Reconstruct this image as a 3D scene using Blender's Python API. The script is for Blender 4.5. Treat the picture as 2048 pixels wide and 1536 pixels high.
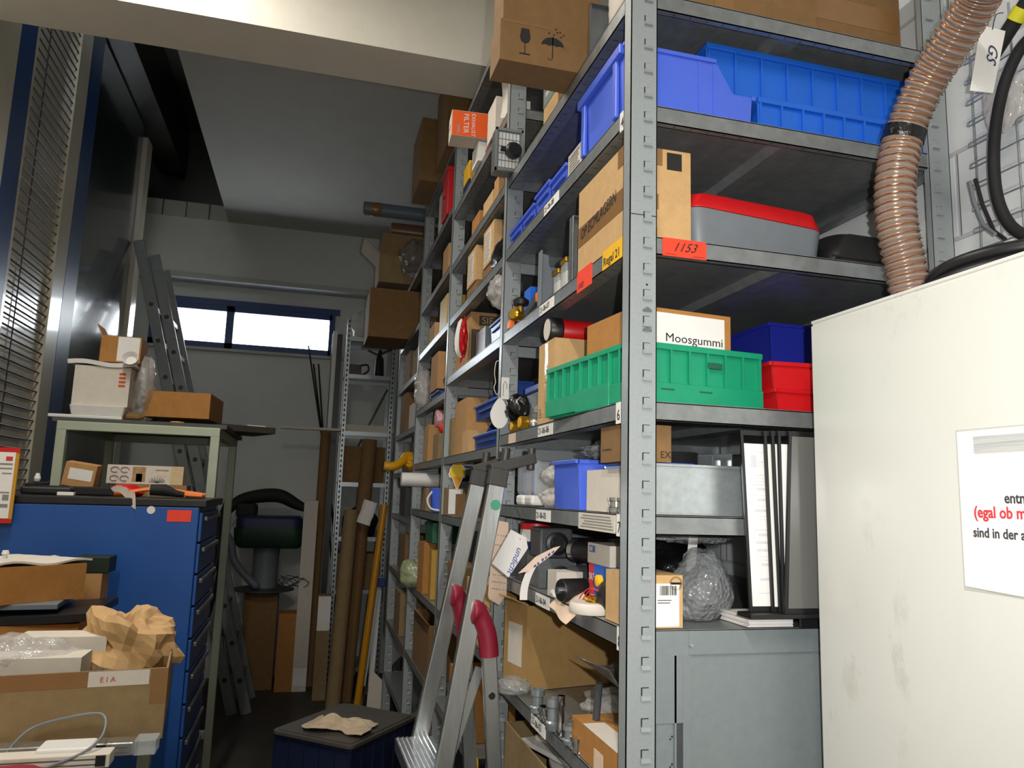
import bpy, bmesh, math, random
from mathutils import Vector, Matrix, Euler, noise as mnoise
random.seed(7)
for o in list(bpy.data.objects): bpy.data.objects.remove(o)
SC = bpy.context.scene
COL = SC.collection
PI = math.pi

# ------------------------------------------------------------------ camera
FPX = 1499.18932
YAW, PITCH, ROLL = 0.259327191, 0.146516268, 0.0309793069
CAM = Vector((-0.573, -1.30, 1.60))
_fwd = Vector((math.sin(YAW)*math.cos(PITCH), math.cos(YAW)*math.cos(PITCH), math.sin(PITCH)))
_r = Vector((math.cos(YAW), -math.sin(YAW), 0)); _u = _r.cross(_fwd)
RIGHT = _r*math.cos(ROLL)+_u*math.sin(ROLL); UP = -_r*math.sin(ROLL)+_u*math.cos(ROLL)
camd = bpy.data.cameras.new('camera'); cam = bpy.data.objects.new('camera', camd); COL.objects.link(cam)
camd.sensor_width = 36; camd.lens = FPX/2048*36; camd.clip_start = 0.02
m = Matrix((RIGHT, UP, -_fwd)).transposed().to_4x4(); m.translation = CAM
cam.matrix_world = m
SC.camera = cam
def ray(px, py):
    return RIGHT*((px-1024)/FPX)+UP*((768-py)/FPX)+_fwd

# ------------------------------------------------------------------ colour management, world, lights
SC.view_settings.view_transform = 'Standard'; SC.view_settings.look = 'None'
SC.view_settings.gamma = 1.0; SC.view_settings.use_curve_mapping = False
SC.view_settings.exposure = 0.0
W = bpy.data.worlds.new('overcast_sky'); SC.world = W; W.use_nodes = True
bg = W.node_tree.nodes['Background']; bg.inputs[0].default_value = (0.93, 0.97, 1.0, 1); bg.inputs[1].default_value = 6.0

def light(name, kind, loc, power, col, size=None, size_y=None, target=None, radius=None):
    d = bpy.data.lights.new(name, kind); d.energy = power; d.color = col
    if size: d.shape = 'RECTANGLE'; d.size = size; d.size_y = size_y
    if radius is not None: d.shadow_soft_size = radius
    o = bpy.data.objects.new(name, d); COL.objects.link(o); o.location = loc
    if target is not None:
        o.rotation_euler = (Vector(target)-Vector(loc)).to_track_quat('-Z', 'Y').to_euler()
    return o
# the camera's own flash, beside the lens
fl = light('camera_flash', 'SPOT', CAM+RIGHT*0.06+UP*0.035, 84, (1.0, 0.99, 0.97), radius=0.008, target=CAM+ray(1500, 800))
fl.data.spot_size = math.radians(94); fl.data.spot_blend = 1.0
# daylight through the window strip in the far wall
light('window_daylight', 'AREA', (-1.15, 5.80, 2.985), 9, (0.92, 0.97, 1.0), 1.36, 0.30, (-1.15, 0, 2.2))

# ------------------------------------------------------------------ projection helpers (pixel of the 2048x1536 photo -> point on a real plane)
def U(px, py, ax, v):
    r = ray(px, py); return CAM+r*((v-CAM[ax])/r[ax])
def proj(x, y, z):
    q = Vector((x, y, z))-CAM; w = q.dot(_fwd)
    return 1024+FPX*q.dot(RIGHT)/w, 768-FPX*q.dot(UP)/w
def _solve(fn, a, b):
    fa = fn(a)
    for _ in range(50):
        c = (a+b)/2; fc = fn(c)
        if (fa < 0) == (fc < 0): a, fa = c, fc
        else: b = c
    return (a+b)/2
def Yat(px, x, z): return _solve(lambda y: proj(x, y, z)[0]-px, -0.9, 7)
def Zat(py, x, y): return _solve(lambda z: proj(x, y, z)[1]-py, -0.5, 5)
def Xat(px, y, z): return _solve(lambda x: proj(x, y, z)[0]-px, -3, 3)

# ------------------------------------------------------------------ materials
def hexc(h):
    h = h.lstrip('#'); c = [int(h[i:i+2], 16)/255 for i in (0, 2, 4)]
    return tuple((v/12.92 if v <= 0.04045 else ((v+0.055)/1.055)**2.4) for v in c)+(1,)
MATS = {}
def mat(name, col, rough=0.5, metal=0.0, var=0.12, scale=12.0, bump=0.0, bscale=60.0, spec=0.5, col2=None, alpha=None, trans=0.0, stretch=None, coat=0.0, ior=None):
    if name in MATS: return MATS[name]
    M = bpy.data.materials.new(name); M.use_nodes = True; nt = M.node_tree; p = nt.nodes['Principled BSDF']
    c = hexc(col)
    tc = nt.nodes.new('ShaderNodeTexCoord'); src = tc.outputs['Object']
    if stretch:
        mp = nt.nodes.new('ShaderNodeMapping'); mp.inputs['Scale'].default_value = stretch
        nt.links.new(src, mp.inputs['Vector']); src = mp.outputs['Vector']
    if var > 0 or col2:
        n = nt.nodes.new('ShaderNodeTexNoise'); n.inputs['Scale'].default_value = scale; n.inputs['Detail'].default_value = 5; n.inputs['Roughness'].default_value = 0.65
        nt.links.new(src, n.inputs['Vector'])
        r = nt.nodes.new('ShaderNodeValToRGB'); r.color_ramp.elements[0].position = 0.3; r.color_ramp.elements[1].position = 0.72
        d = hexc(col2) if col2 else tuple(v*(1-var) for v in c[:3])+(1,)
        e = c if col2 else tuple(min(1, v*(1+var*0.6)) for v in c[:3])+(1,)
        r.color_ramp.elements[0].color = d; r.color_ramp.elements[1].color = e
        nt.links.new(n.outputs['Fac'], r.inputs['Fac']); nt.links.new(r.outputs['Color'], p.inputs['Base Color'])
    else:
        p.inputs['Base Color'].default_value = c
    p.inputs['Roughness'].default_value = rough; p.inputs['Metallic'].default_value = metal
    p.inputs['Specular IOR Level'].default_value = spec
    if coat: p.inputs['Coat Weight'].default_value = coat; p.inputs['Coat Roughness'].default_value = 0.08
    if trans: p.inputs['Transmission Weight'].default_value = trans; p.inputs['IOR'].default_value = ior or 1.2
    if alpha is not None: p.inputs['Alpha'].default_value = alpha
    if bump:
        b = nt.nodes.new('ShaderNodeBump'); b.inputs['Strength'].default_value = bump; b.inputs['Distance'].default_value = 0.01
        n2 = nt.nodes.new('ShaderNodeTexNoise'); n2.inputs['Scale'].default_value = bscale; n2.inputs['Detail'].default_value = 3
        nt.links.new(src, n2.inputs['Vector']); nt.links.new(n2.outputs['Fac'], b.inputs['Height']); nt.links.new(b.outputs['Normal'], p.inputs['Normal'])
    MATS[name] = M; return M
def film(name, col, clear=0.6, rough=0.15, bscale=35, bump=0.9, voronoi=False):
    if name in MATS: return MATS[name]
    M = bpy.data.materials.new(name); M.use_nodes = True; nt = M.node_tree; p = nt.nodes['Principled BSDF']
    p.inputs['Base Color'].default_value = hexc(col); p.inputs['Roughness'].default_value = rough; p.inputs['Specular IOR Level'].default_value = 0.9
    tr = nt.nodes.new('ShaderNodeBsdfTransparent'); mx = nt.nodes.new('ShaderNodeMixShader'); mx.inputs[0].default_value = 1-clear
    tc = nt.nodes.new('ShaderNodeTexCoord')
    n = nt.nodes.new('ShaderNodeTexVoronoi' if voronoi else 'ShaderNodeTexNoise'); n.inputs['Scale'].default_value = bscale
    nt.links.new(tc.outputs['Object'], n.inputs['Vector'])
    b = nt.nodes.new('ShaderNodeBump'); b.inputs['Strength'].default_value = bump; b.inputs['Distance'].default_value = 0.01
    nt.links.new(n.outputs[0], b.inputs['Height']); nt.links.new(b.outputs['Normal'], p.inputs['Normal'])
    out = nt.nodes['Material Output']
    nt.links.new(tr.outputs[0], mx.inputs[1]); nt.links.new(p.outputs[0], mx.inputs[2]); nt.links.new(mx.outputs[0], out.inputs[0])
    MATS[name] = M; return M
def glow(name, col, s):
    M = bpy.data.materials.new(name); M.use_nodes = True; p = M.node_tree.nodes['Principled BSDF']
    p.inputs['Base Color'].default_value = hexc(col); p.inputs['Emission Color'].default_value = hexc(col); p.inputs['Emission Strength'].default_value = s
    MATS[name] = M; return M

RACK = mat('rack_grey_paint', '#9aa0a2', 0.36, 0.2, 0.08, 180, 0.03, 300)
SHELF = mat('shelf_galvanised', '#8f9394', 0.36, 0.55, 0.22, 30, 0.03, 200)
GALV = mat('galvanised_sheet', '#b4bcbf', 0.3, 0.75, 0.15, 55)
STEEL = mat('bright_steel', '#c9cccd', 0.22, 0.95, 0.08, 30)
ALU = mat('brushed_aluminium', '#d2d5d6', 0.2, 0.92, 0.12, 25, 0.04, 90, stretch=(1, 1, 0.15))
CHROME = mat('chrome', '#e2e2e2', 0.08, 1.0, 0)
DARK = mat('slot_dark', '#17191a', 0.6, 0, 0)
CARD = mat('cardboard', '#b58a58', 0.85, 0, 0.10, 40, 0.08, 200)
CARD2 = mat('cardboard_pale', '#c59f6d', 0.85, 0, 0.10, 40, 0.08, 200)
CARD3 = mat('cardboard_brown', '#80603a', 0.85, 0, 0.14, 30, 0.08, 200)
CARDO = mat('cardboard_orange', '#ab7639', 0.8, 0, 0.12, 30, 0.08, 200)
CARDD = mat('cardboard_dull', '#8d7652', 0.85, 0, 0.15, 25, 0.1, 150)
TAPE = mat('brown_tape', '#8a653d', 0.3, 0, 0.08, 20, spec=0.6)
CTAPE = mat('clear_tape', '#cfb48c', 0.1, 0, 0.1, 20, 0.2, 40, spec=0.9)
PAPER = mat('white_paper', '#e6e3df', 0.75, 0, 0.03, 20)
KRAFTW = mat('off_white_card', '#cfc6ba', 0.8, 0, 0.06, 30)
PINKP = mat('pinkish_paper_tag', '#d9bfa8', 0.8, 0, 0.08, 30)
INK = mat('black_ink', '#1b1a1a', 0.7, 0, 0)
INKG = mat('grey_ink', '#85837f', 0.8, 0, 0)
INKB = mat('blue_pen', '#2e49a0', 0.7, 0, 0)
INKR = mat('red_ink', '#c8323a', 0.7, 0, 0)
INKO = mat('orange_ink', '#c0502a', 0.7, 0, 0)
BLUE = mat('bin_blue', '#4a68d8', 0.35, 0, 0.06, 15, spec=0.5)
BLUE2 = mat('crate_blue', '#1a63cf', 0.42, 0, 0.08, 15, spec=0.5)
BLUED = mat('bin_royal_blue', '#2430a8', 0.35, 0, 0.08, 15)
BLUEN = mat('bin_navy_blue', '#1f4596', 0.3, 0, 0.12, 15)
GREEN = mat('crate_green', '#12936a', 0.4, 0, 0.1, 15)
GREEND = mat('dark_green', '#1c5a41', 0.5, 0, 0.1, 15)
RED = mat('plastic_red', '#c5141a', 0.4, 0, 0.06, 15)
REDO = mat('fluorescent_red', '#f04023', 0.6, 0, 0.03, 15)
ORANGE = mat('carton_orange', '#ea5a12', 0.5, 0, 0.04, 15)
ORANGEP = mat('plastic_orange', '#e8731c', 0.4, 0, 0.06, 15)
YELLOW = mat('label_yellow', '#f0b81c', 0.5, 0, 0.05, 15)
YELP = mat('plastic_yellow', '#e0a310', 0.4, 0, 0.1, 15)
BRASS = mat('brass', '#c8992c', 0.25, 0.8, 0.1, 30)
BLACK = mat('black_plastic', '#1a1a1b', 0.4, 0, 0.2, 20, spec=0.5)
BLACKM = mat('black_rubber', '#151515', 0.75, 0, 0.2, 20, 0.1, 120)
BLACKB = mat('black_bag_film', '#0f0f10', 0.25, 0, 0.2, 20, 0.5, 45)
GREYP = mat('grey_plastic', '#6f757b', 0.45, 0, 0.06, 40)
GREYD = mat('dark_grey_plastic', '#3f4346', 0.5, 0, 0.1, 30)
GREYS = mat('steel_plate_grey', '#7b8084', 0.35, 0.6, 0.15, 40)
WHITEP = mat('white_plastic', '#dcdad6', 0.45, 0, 0.04, 20)
WOOD = mat('pale_wood', '#c09a63', 0.7, 0, 0.2, 8, stretch=(1, 1, 8))
CLEAR = film('clear_film', '#d8d4cf', 0.55, 0.12, 45, 0.9)
BUBBLE = film('bubble_wrap', '#bcc0c2', 0.64, 0.10, 110, 1.0, True)
BUBBLE.node_tree.nodes['Principled BSDF'].inputs['Coat Weight'].default_value = 1.0
BUBBLE.node_tree.nodes['Bump'].inputs['Distance'].default_value = 0.004
CLEARH = film('clear_rigid_plastic', '#cfd4d6', 0.66, 0.1, 8, 0.1)
SMOKE = film('smoky_film', '#77706a', 0.35, 0.15, 40, 0.9)

# ------------------------------------------------------------------ mesh builder
class B:
    def __init__(s): s.v = []; s.f = []; s.M = Matrix.Identity(4)
    def at(s, M): s.M = M; return s
    def add(s, vs, fs):
        k = len(s.v); s.v += [s.M @ Vector(v) for v in vs]; s.f += [tuple(i+k for i in f) for f in fs]; return s
    def box(s, a, b, R=None):
        (x0, y0, z0), (x1, y1, z1) = a, b
        vs = [(x0,y0,z0),(x1,y0,z0),(x1,y1,z0),(x0,y1,z0),(x0,y0,z1),(x1,y0,z1),(x1,y1,z1),(x0,y1,z1)]
        if R is not None: vs = [R @ Vector(v) for v in vs]
        return s.add(vs, [(0,3,2,1),(4,5,6,7),(0,1,5,4),(1,2,6,5),(2,3,7,6),(3,0,4,7)])
    def cbox(s, c, d, R=None):
        h = Vector(d)/2; c = Vector(c)
        if R is None: return s.box(c-h, c+h)
        return s.box(-h, h, Matrix.Translation(c) @ R.to_4x4())
    def prism(s, poly, a, b, axis='z'):
        n = len(poly)
        def mk(p, t):
            return {'z': (p[0], p[1], t), 'y': (p[0], t, p[1]), 'x': (t, p[0], p[1])}[axis]
        vs = [mk(p, a) for p in poly]+[mk(p, b) for p in poly]
        fs = [tuple(range(n))[::-1], tuple(range(n, 2*n))]+[(i, (i+1) % n, n+(i+1) % n, n+i) for i in range(n)]
        return s.add(vs, fs)
    def hull8(s, v):
        return s.add(v, [(0,3,2,1),(4,5,6,7),(0,1,5,4),(1,2,6,5),(2,3,7,6),(3,0,4,7)])
    def lathe(s, prof, n=20, M=None):
        vs = []; fs = []; k = len(prof)
        for i in range(n):
            a = 2*PI*i/n
            for r, z in prof: vs.append((r*math.cos(a), r*math.sin(a), z))
        for i in range(n):
            j = (i+1) % n
            for t in range(k-1): fs.append((i*k+t, j*k+t, j*k+t+1, i*k+t+1))
        if prof[0][0] > 1e-6: fs.append(tuple(i*k for i in range(n))[::-1])
        if prof[-1][0] > 1e-6: fs.append(tuple(i*k+k-1 for i in range(n)))
        if M is not None: vs = [M @ Vector(v) for v in vs]
        return s.add(vs, fs)
    def cyl(s, p, q, r, n=14, r2=None):
        p = Vector(p); q = Vector(q); d = q-p
        M = Matrix.Translation(p) @ d.to_track_quat('Z', 'Y').to_matrix().to_4x4()
        return s.lathe([(r, 0), (r if r2 is None else r2, d.length)], n, M)
    def tube(s, path, r, n=8, closed=False):
        P = [Vector(p) for p in path]; N = len(P); vs = []; fs = []
        rs = r if isinstance(r, (list, tuple)) else [r]*N
        up = None
        for i, p in enumerate(P):
            if closed: t = P[(i+1) % N]-P[i-1]
            else: t = P[min(i+1, N-1)]-P[max(i-1, 0)]
            t.normalize()
            if up is None:
                up = t.orthogonal().normalized()
            else:
                up = (up-t*up.dot(t)); up = up.normalized() if up.length > 1e-6 else t.orthogonal().normalized()
            w = t.cross(up)
            for k in range(n):
                a = 2*PI*k/n; vs.append(p+(up*math.cos(a)+w*math.sin(a))*rs[i])
        for i in range(N if closed else N-1):
            j = (i+1) % N
            for k in range(n): fs.append((i*n+k, i*n+(k+1) % n, j*n+(k+1) % n, j*n+k))
        if not closed: fs.append(tuple(range(n))[::-1]); fs.append(tuple((N-1)*n+k for k in range(n)))
        return s.add(vs, fs)
    def bar(s, p, q, w, h, up=(0, 0, 1)):
        p = Vector(p); q = Vector(q); d = (q-p); t = d.normalized(); u = Vector(up); u = (u-t*u.dot(t)).normalized(); a = t.cross(u)
        vs = []
        for c in (p, q):
            for sa, su in ((-1,-1),(1,-1),(1,1),(-1,1)): vs.append(c+a*(sa*w/2)+u*(su*h/2))
        return s.add(vs, [(0,1,2,3)[::-1],(4,5,6,7),(0,1,5,4),(1,2,6,5),(2,3,7,6),(3,0,4,7)])
    def sheet(s, fn, nu, nv, th=0.0008):
        top = [Vector(fn(i/nu, j/nv)) for j in range(nv+1) for i in range(nu+1)]
        w = nu+1; nrm = []
        for j in range(nv+1):
            for i in range(nu+1):
                a = top[j*w+min(i+1, nu)]-top[j*w+max(i-1, 0)]; b = top[min(j+1, nv)*w+i]-top[max(j-1, 0)*w+i]
                c = a.cross(b); nrm.append(c.normalized() if c.length > 1e-12 else Vector((0, 0, 1)))
        k = len(top); vs = top+[top[i]-nrm[i]*th for i in range(k)]; fs = []
        for j in range(nv):
            for i in range(nu):
                a = j*w+i; fs.append((a, a+1, a+w+1, a+w)); fs.append((k+a, k+a+w, k+a+w+1, k+a+1))
        edge = [i for i in range(nu)]+[j*w+nu for j in range(nv)]+[nv*w+i for i in range(nu, 0, -1)]+[j*w for j in range(nv, 0, -1)]
        for i in range(len(edge)):
            a = edge[i]; b = edge[(i+1) % len(edge)]; fs.append((b, a, k+a, k+b))
        return s.add(vs, fs)
    def blob(s, c, r, amp=0.25, freq=2.0, seed=0, n=22, m=14, flat=None, ridge=False):
        c = Vector(c); r = Vector(r); vs = [];fs = []
        off = Vector((seed*7.3, seed*3.1, seed*1.7))
        def pt(th, ph):
            d = Vector((math.cos(th)*math.sin(ph), math.sin(th)*math.sin(ph), math.cos(ph)))
            v = mnoise.noise(d*freq+off)+0.5*mnoise.noise(d*freq*2.3+off)
            if ridge: v = 0.5-abs(v)*1.6
            k = 1+amp*v; p = Vector((d.x*r.x, d.y*r.y, d.z*r.z))*k+c
            if flat is not None and p.z < flat: p.z = flat+(p.z-flat)*0.02
            return p
        vs.append(pt(0, 0))
        for j in range(1, m):
            for i in range(n): vs.append(pt(2*PI*i/n, PI*j/m))
        vs.append(pt(0, PI))
        for i in range(n): fs.append((0, 1+i, 1+(i+1) % n))
        for j in range(m-2):
            for i in range(n):
                a = 1+j*n; fs.append((a+i, a+n+i, a+n+(i+1) % n, a+(i+1) % n))
        a = 1+(m-2)*n
        for i in range(n): fs.append((a+i, len(vs)-1, a+(i+1) % n))
        return s.add(vs, fs)
    def text(s, txt, size, o, ux, uy, th=0.0004, shear=0.0, align='LEFT', xs=1.0):
        o = Vector(o); ux = Vector(ux).normalized(); uy = Vector(uy).normalized(); n = ux.cross(uy)
        if txt[0] == '~':                                   # writing too small to read: short pen strokes
            x = 0.0; rr = random.Random(len(txt)*7+int(size*1e4))
            for _ in txt:
                w = size*rr.uniform(0.35, 0.6); hgt = size*rr.uniform(0.14, 0.34); a = o+ux*x; c = [a, a+ux*w*0.8, a+ux*w+uy*hgt, a+ux*w*0.2+uy*hgt]
                s.hull8([q for q in c]+[q+n*th for q in c]); x += w+size*(0.12 if rr.random() < 0.75 else 0.4)
            return s
        vs, fs = textmesh(txt, shear, align)
        return s.add([o+ux*(v[0]*size*xs)+uy*(v[1]*size)+n*((0.0 if v[2] < 0.5 else 1.0)*th) for v in vs], fs)
    def build(s, name, m, parent=None, bevel=0.0, smooth=False, seg=2):
        me = bpy.data.meshes.new(name); me.from_pydata([tuple(v) for v in s.v], [], s.f); me.validate()
        bm = bmesh.new(); bm.from_mesh(me); bmesh.ops.recalc_face_normals(bm, faces=bm.faces); bm.to_mesh(me); bm.free()
        me.materials.append(m)
        if smooth:
            me.polygons.foreach_set('use_smooth', [True]*len(me.polygons)); me.set_sharp_from_angle(angle=math.radians(40))
        o = bpy.data.objects.new(name, me); COL.objects.link(o)
        if parent is not None: o.parent = parent
        if bevel:
            b = o.modifiers.new('bevel', 'BEVEL'); b.width = bevel; b.segments = seg; b.limit_method = 'ANGLE'; b.angle_limit = math.radians(50)
        return o
def multi(name, parts, parent=None, bevel=0.0, smooth=False):
    """one mesh out of [(B, material), ...]: a part with its printed or punched surface pattern"""
    a = B(); idx = []; mats = []
    for b, mm in parts:
        if not b.f: continue
        a.M = Matrix.Identity(4); a.add(b.v, b.f); idx += [len(mats)]*len(b.f); mats.append(mm)
    me = bpy.data.meshes.new(name); me.from_pydata([tuple(v) for v in a.v], [], a.f)
    me.polygons.foreach_set('material_index', idx)
    for mm in mats: me.materials.append(mm)
    bm = bmesh.new(); bm.from_mesh(me); bmesh.ops.recalc_face_normals(bm, faces=bm.faces); bm.to_mesh(me); bm.free()
    if smooth:
        me.polygons.foreach_set('use_smooth', [True]*len(me.polygons)); me.set_sharp_from_angle(angle=math.radians(40))
    o = bpy.data.objects.new(name, me); COL.objects.link(o)
    if parent is not None: o.parent = parent
    if bevel:
        k = o.modifiers.new('bevel', 'BEVEL'); k.width = bevel; k.segments = 2; k.limit_method = 'ANGLE'; k.angle_limit = math.radians(50)
    return o
_TX = {}
def textmesh(txt, shear, align):
    k = (txt, shear, align); bold = txt.startswith('**'); txt = txt.lstrip('*')
    if k not in _TX:
        cu = bpy.data.curves.new('lettering', 'FONT'); cu.body = txt; cu.size = 1.0; cu.shear = shear; cu.align_x = align; cu.extrude = 0.5; cu.resolution_u = 3; cu.offset = 0.022 if bold else 0.0
        ob = bpy.data.objects.new('lettering', cu); COL.objects.link(ob)
        dg = bpy.context.evaluated_depsgraph_get(); me = bpy.data.meshes.new_from_object(ob.evaluated_get(dg))
        _TX[k] = ([(v.co.x, v.co.y, v.co.z+0.5) for v in me.vertices], [tuple(p.vertices) for p in me.polygons])
        bpy.data.objects.remove(ob); bpy.data.curves.remove(cu); bpy.data.meshes.remove(me)
    return _TX[k]

def tag(o, label, cat, group=None):
    o['label'] = label; o['category'] = cat
    if group: o['group'] = group
    return o
def thing(name, label, cat, loc=(0, 0, 0), rz=0.0, group=None, rot=None):
    o = bpy.data.objects.new(name, None); COL.objects.link(o); o.empty_display_size = 0.05
    o.location = loc; o.rotation_euler = rot if rot else (0, 0, rz)
    return tag(o, label, cat, group)
def struct(name, b, m, **k):
    o = b.build(name, m, **k); o['kind'] = 'structure'; return o
def copy_tree(o, parent=None):
    c = o.copy(); COL.objects.link(c)
    if parent is not None: c.parent = parent
    for ch in list(o.children): copy_tree(ch, c)
    return c

# faces of a box of size d standing on z=0 and centred in x, y
def face(d, f):
    x, y, z = d[0]/2, d[1]/2, d[2]
    return {'F': (Vector((-x, -y, 0)), Vector((1, 0, 0)), Vector((0, 0, 1)), d[0], d[2]),
            'B': (Vector((x, y, 0)), Vector((-1, 0, 0)), Vector((0, 0, 1)), d[0], d[2]),
            'L': (Vector((-x, y, 0)), Vector((0, -1, 0)), Vector((0, 0, 1)), d[1], d[2]),
            'R': (Vector((x, -y, 0)), Vector((0, 1, 0)), Vector((0, 0, 1)), d[1], d[2]),
            'T': (Vector((-x, -y, z)), Vector((1, 0, 0)), Vector((0, 1, 0)), d[0], d[1])}[f]
def patch(b, d, f, u0, v0, u1, v1, th=0.0008):
    o, ux, uy, w, h = face(d, f); n = ux.cross(uy)
    a = o+ux*(u0*w)+uy*(v0*h); c = [a, a+ux*((u1-u0)*w), a+ux*((u1-u0)*w)+uy*((v1-v0)*h), a+uy*((v1-v0)*h)]
    return b.hull8([p-n*0.0005 for p in c]+[p+n*th for p in c])
def ftext(b, d, f, txt, u, v, size, shear=0.0, up=None, xs=1.0, lift=0.0009, align='LEFT', rot=0):
    o, ux, uy, w, h = face(d, f); n = ux.cross(uy)
    p = o+ux*(u*w)+uy*(v*h)+n*lift
    if rot: R = Matrix.Rotation(rot, 3, n); ux = R @ ux; uy = R @ uy
    return b.text(txt, size, p, ux, uy, 0.0003, shear, align, xs)

def carton(label, c, d, rz=0.0, m=None, tape=None, labels=(), texts=(), open_top=False, group=None, name='carton', cat='cardboard box', rot=None, seam=True, flaps=(0.5, 0.5, 0.5, 0.5), prints=()):
    """c: centre of the base; d: size; labels: (face,u0,v0,u1,v1[,material]); texts: (face,text,u,v,size[,ink,shear,rot])"""
    t = thing(name, label, cat, c, rz, group, rot); m = m or CARD
    x, y, z = d[0]/2, d[1]/2, d[2]
    b = B(); pr = []
    for T in texts:
        q = B(); ftext(q, d, T[0], T[1], T[2], T[3], T[4], *([T[6]] if len(T) > 6 else []), rot=(T[7] if len(T) > 7 else 0)); pr.append((q, T[5] if len(T) > 5 else INK))
    for P in prints: pr.append(P)
    if open_top:
        w = 0.005
        b.box((-x, -y, 0), (x, y, w)).box((-x, -y, w), (-x+w, y, z)).box((x-w, -y, w), (x, y, z)).box((-x+w, -y, w), (x-w, -y+w, z)).box((-x+w, y-w, w), (x-w, y, z))
        multi('box_body', [(b, m)]+pr, t)
        for i, (s, ax) in enumerate((((-1), 'x'), (1, 'x'), (-1, 'y'), (1, 'y'))):
            a = flaps[i]
            if a is None: continue
            L = min(d[0], d[1])*0.42; ca, sa = math.cos(a), math.sin(a)
            if ax == 'x':
                v = [(s*x, -y, z), (s*x, y, z), (s*(x+L*ca), y-0.004, z+L*sa), (s*(x+L*ca), -y+0.004, z+L*sa)]
            else:
                v = [(-x, s*y, z), (x, s*y, z), (x-0.004, s*(y+L*ca), z+L*sa), (-x+0.004, s*(y+L*ca), z+L*sa)]
            n = (Vector(v[1])-Vector(v[0])).cross(Vector(v[3])-Vector(v[0])).normalized()*0.004
            B().hull8([Vector(p) for p in v]+[Vector(p)+n for p in v]).build('flap', m, t)
    else:
        b.box((-x, -y, 0), (x, y, z))
        if seam:
            q = B(); q.box((-x+0.003, -0.001, z-0.0005), (x-0.003, 0.001, z+0.0004)) if d[0] > d[1] else q.box((-0.001, -y+0.003, z-0.0005), (0.001, y-0.003, z+0.0004))
            pr.append((q, INKG))
        multi('box_body', [(b, m)]+pr, t)
    if tape:
        q = B(); w = 0.024; k = z-0.06 if z > 0.07 else 0; th = 0.0007
        if tape == 'x':
            q.box((-x-th, -w, z-0.0003), (x+th, w, z+th)).box((-x-th, -w, k), (-x, w, z)).box((x, -w, k), (x+th, w, z))
        else:
            q.box((-w, -y-th, z-0.0003), (w, y+th, z+th)).box((-w, -y-th, k), (w, -y, z)).box((-w, y, k), (w, y+th, z))
        q.build('packing_tape', TAPE, t)
    for L in labels:
        q = B(); patch(q, d, *L[:5]); q.build('paper_label' if len(L) < 7 else L[6], L[5] if len(L) > 5 else PAPER, t)
    return t
def lines(b, d, f, u0, v0, u1, v1, n, h=0.35, seed=0, jag=0.3):
    rr = random.Random(seed)
    for i in range(n):
        v = v1-(i+0.5)*(v1-v0)/n; hh = (v1-v0)/n*h/2
        patch(b, d, f, u0, v-hh, u1-(u1-u0)*jag*rr.random(), v+hh, 0.0011)
    return b
def barcode(b, d, f, u0, v0, u1, v1, n=22, seed=1):
    rr = random.Random(seed); u = u0; st = (u1-u0)/n
    while u < u1-st:
        w = st*rr.choice((0.35, 0.6, 0.9)); patch(b, d, f, u, v0, u+w, v1, 0.0012); u += w+st*rr.choice((0.35, 0.5, 0.8))
    return b
def shell(b, d, w=0.003, top=True):
    x, y, z = d[0]/2, d[1]/2, d[2]
    return b.box((-x, -y, 0), (x, y, w)).box((-x, -y, w), (-x+w, y, z)).box((x-w, -y, w), (x, y, z)).box((-x+w, -y, w), (x-w, -y+w, z)).box((-x+w, y-w, w), (x-w, y, z))
def bin_(label, c, d, rz=0.0, m=None, group=None, rot=None, cut=0.5, name='storage_bin', cat='storage bin'):
    """open-fronted picking bin; its front faces local -x"""
    t = thing(name, label, cat, c, rz, group, rot); m = m or BLUE
    x, y, z = d[0]/2, d[1]/2, d[2]; w = 0.003
    b = B(); b.box((-x+0.006, -y+0.004, 0), (x-0.004, y-0.004, w))
    pr = [(-x+0.006, 0), (x-0.004, 0), (x, z), (-x+0.30*d[0], z), (-x+0.16*d[0], z*cut), (-x, z*cut)]
    for s in (-1, 1): b.prism(pr, s*y-(w if s > 0 else 0), s*y+(0 if s > 0 else w), 'y')
    b.hull8([(x-0.004-w, -y, 0), (x-0.004, -y, 0), (x-0.004, y, 0), (x-0.004-w, y, 0), (x-w, -y, z), (x, -y, z), (x, y, z), (x-w, y, z)])
    b.hull8([(-x+0.006, -y, 0), (-x+0.006+w, -y, 0), (-x+0.006+w, y, 0), (-x+0.006, y, 0), (-x, -y, z*cut), (-x+w, -y, z*cut), (-x+w, y, z*cut), (-x, y, z*cut)])
    b.build('bin_body', m, t, 0.0008)
    q = B()
    for s in (-1, 1):
        q.box((-x+0.30*d[0], s*y-0.005, z-0.008), (x, s*y+0.005, z+0.001))
    q.box((x-0.004, -y-0.005, z-0.008), (x+0.005, y+0.005, z+0.001)).box((x-0.006, -y-0.004, z-0.007), (x+0.004, y+0.004, z))
    q.build('rim', m, t, 0.001)
    B().box((-x-0.005, -y-0.004, z*cut-0.008), (-x+0.004, y+0.004, z*cut+0.001)).build('front_rim', m, t, 0.001)
    q = B()
    q.box((-x-0.004, -y*0.75, z*cut-0.03), (-x+0.001, y*0.75, z*cut-0.022))
    q.build('label_slot', m, t)
    return t
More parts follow.
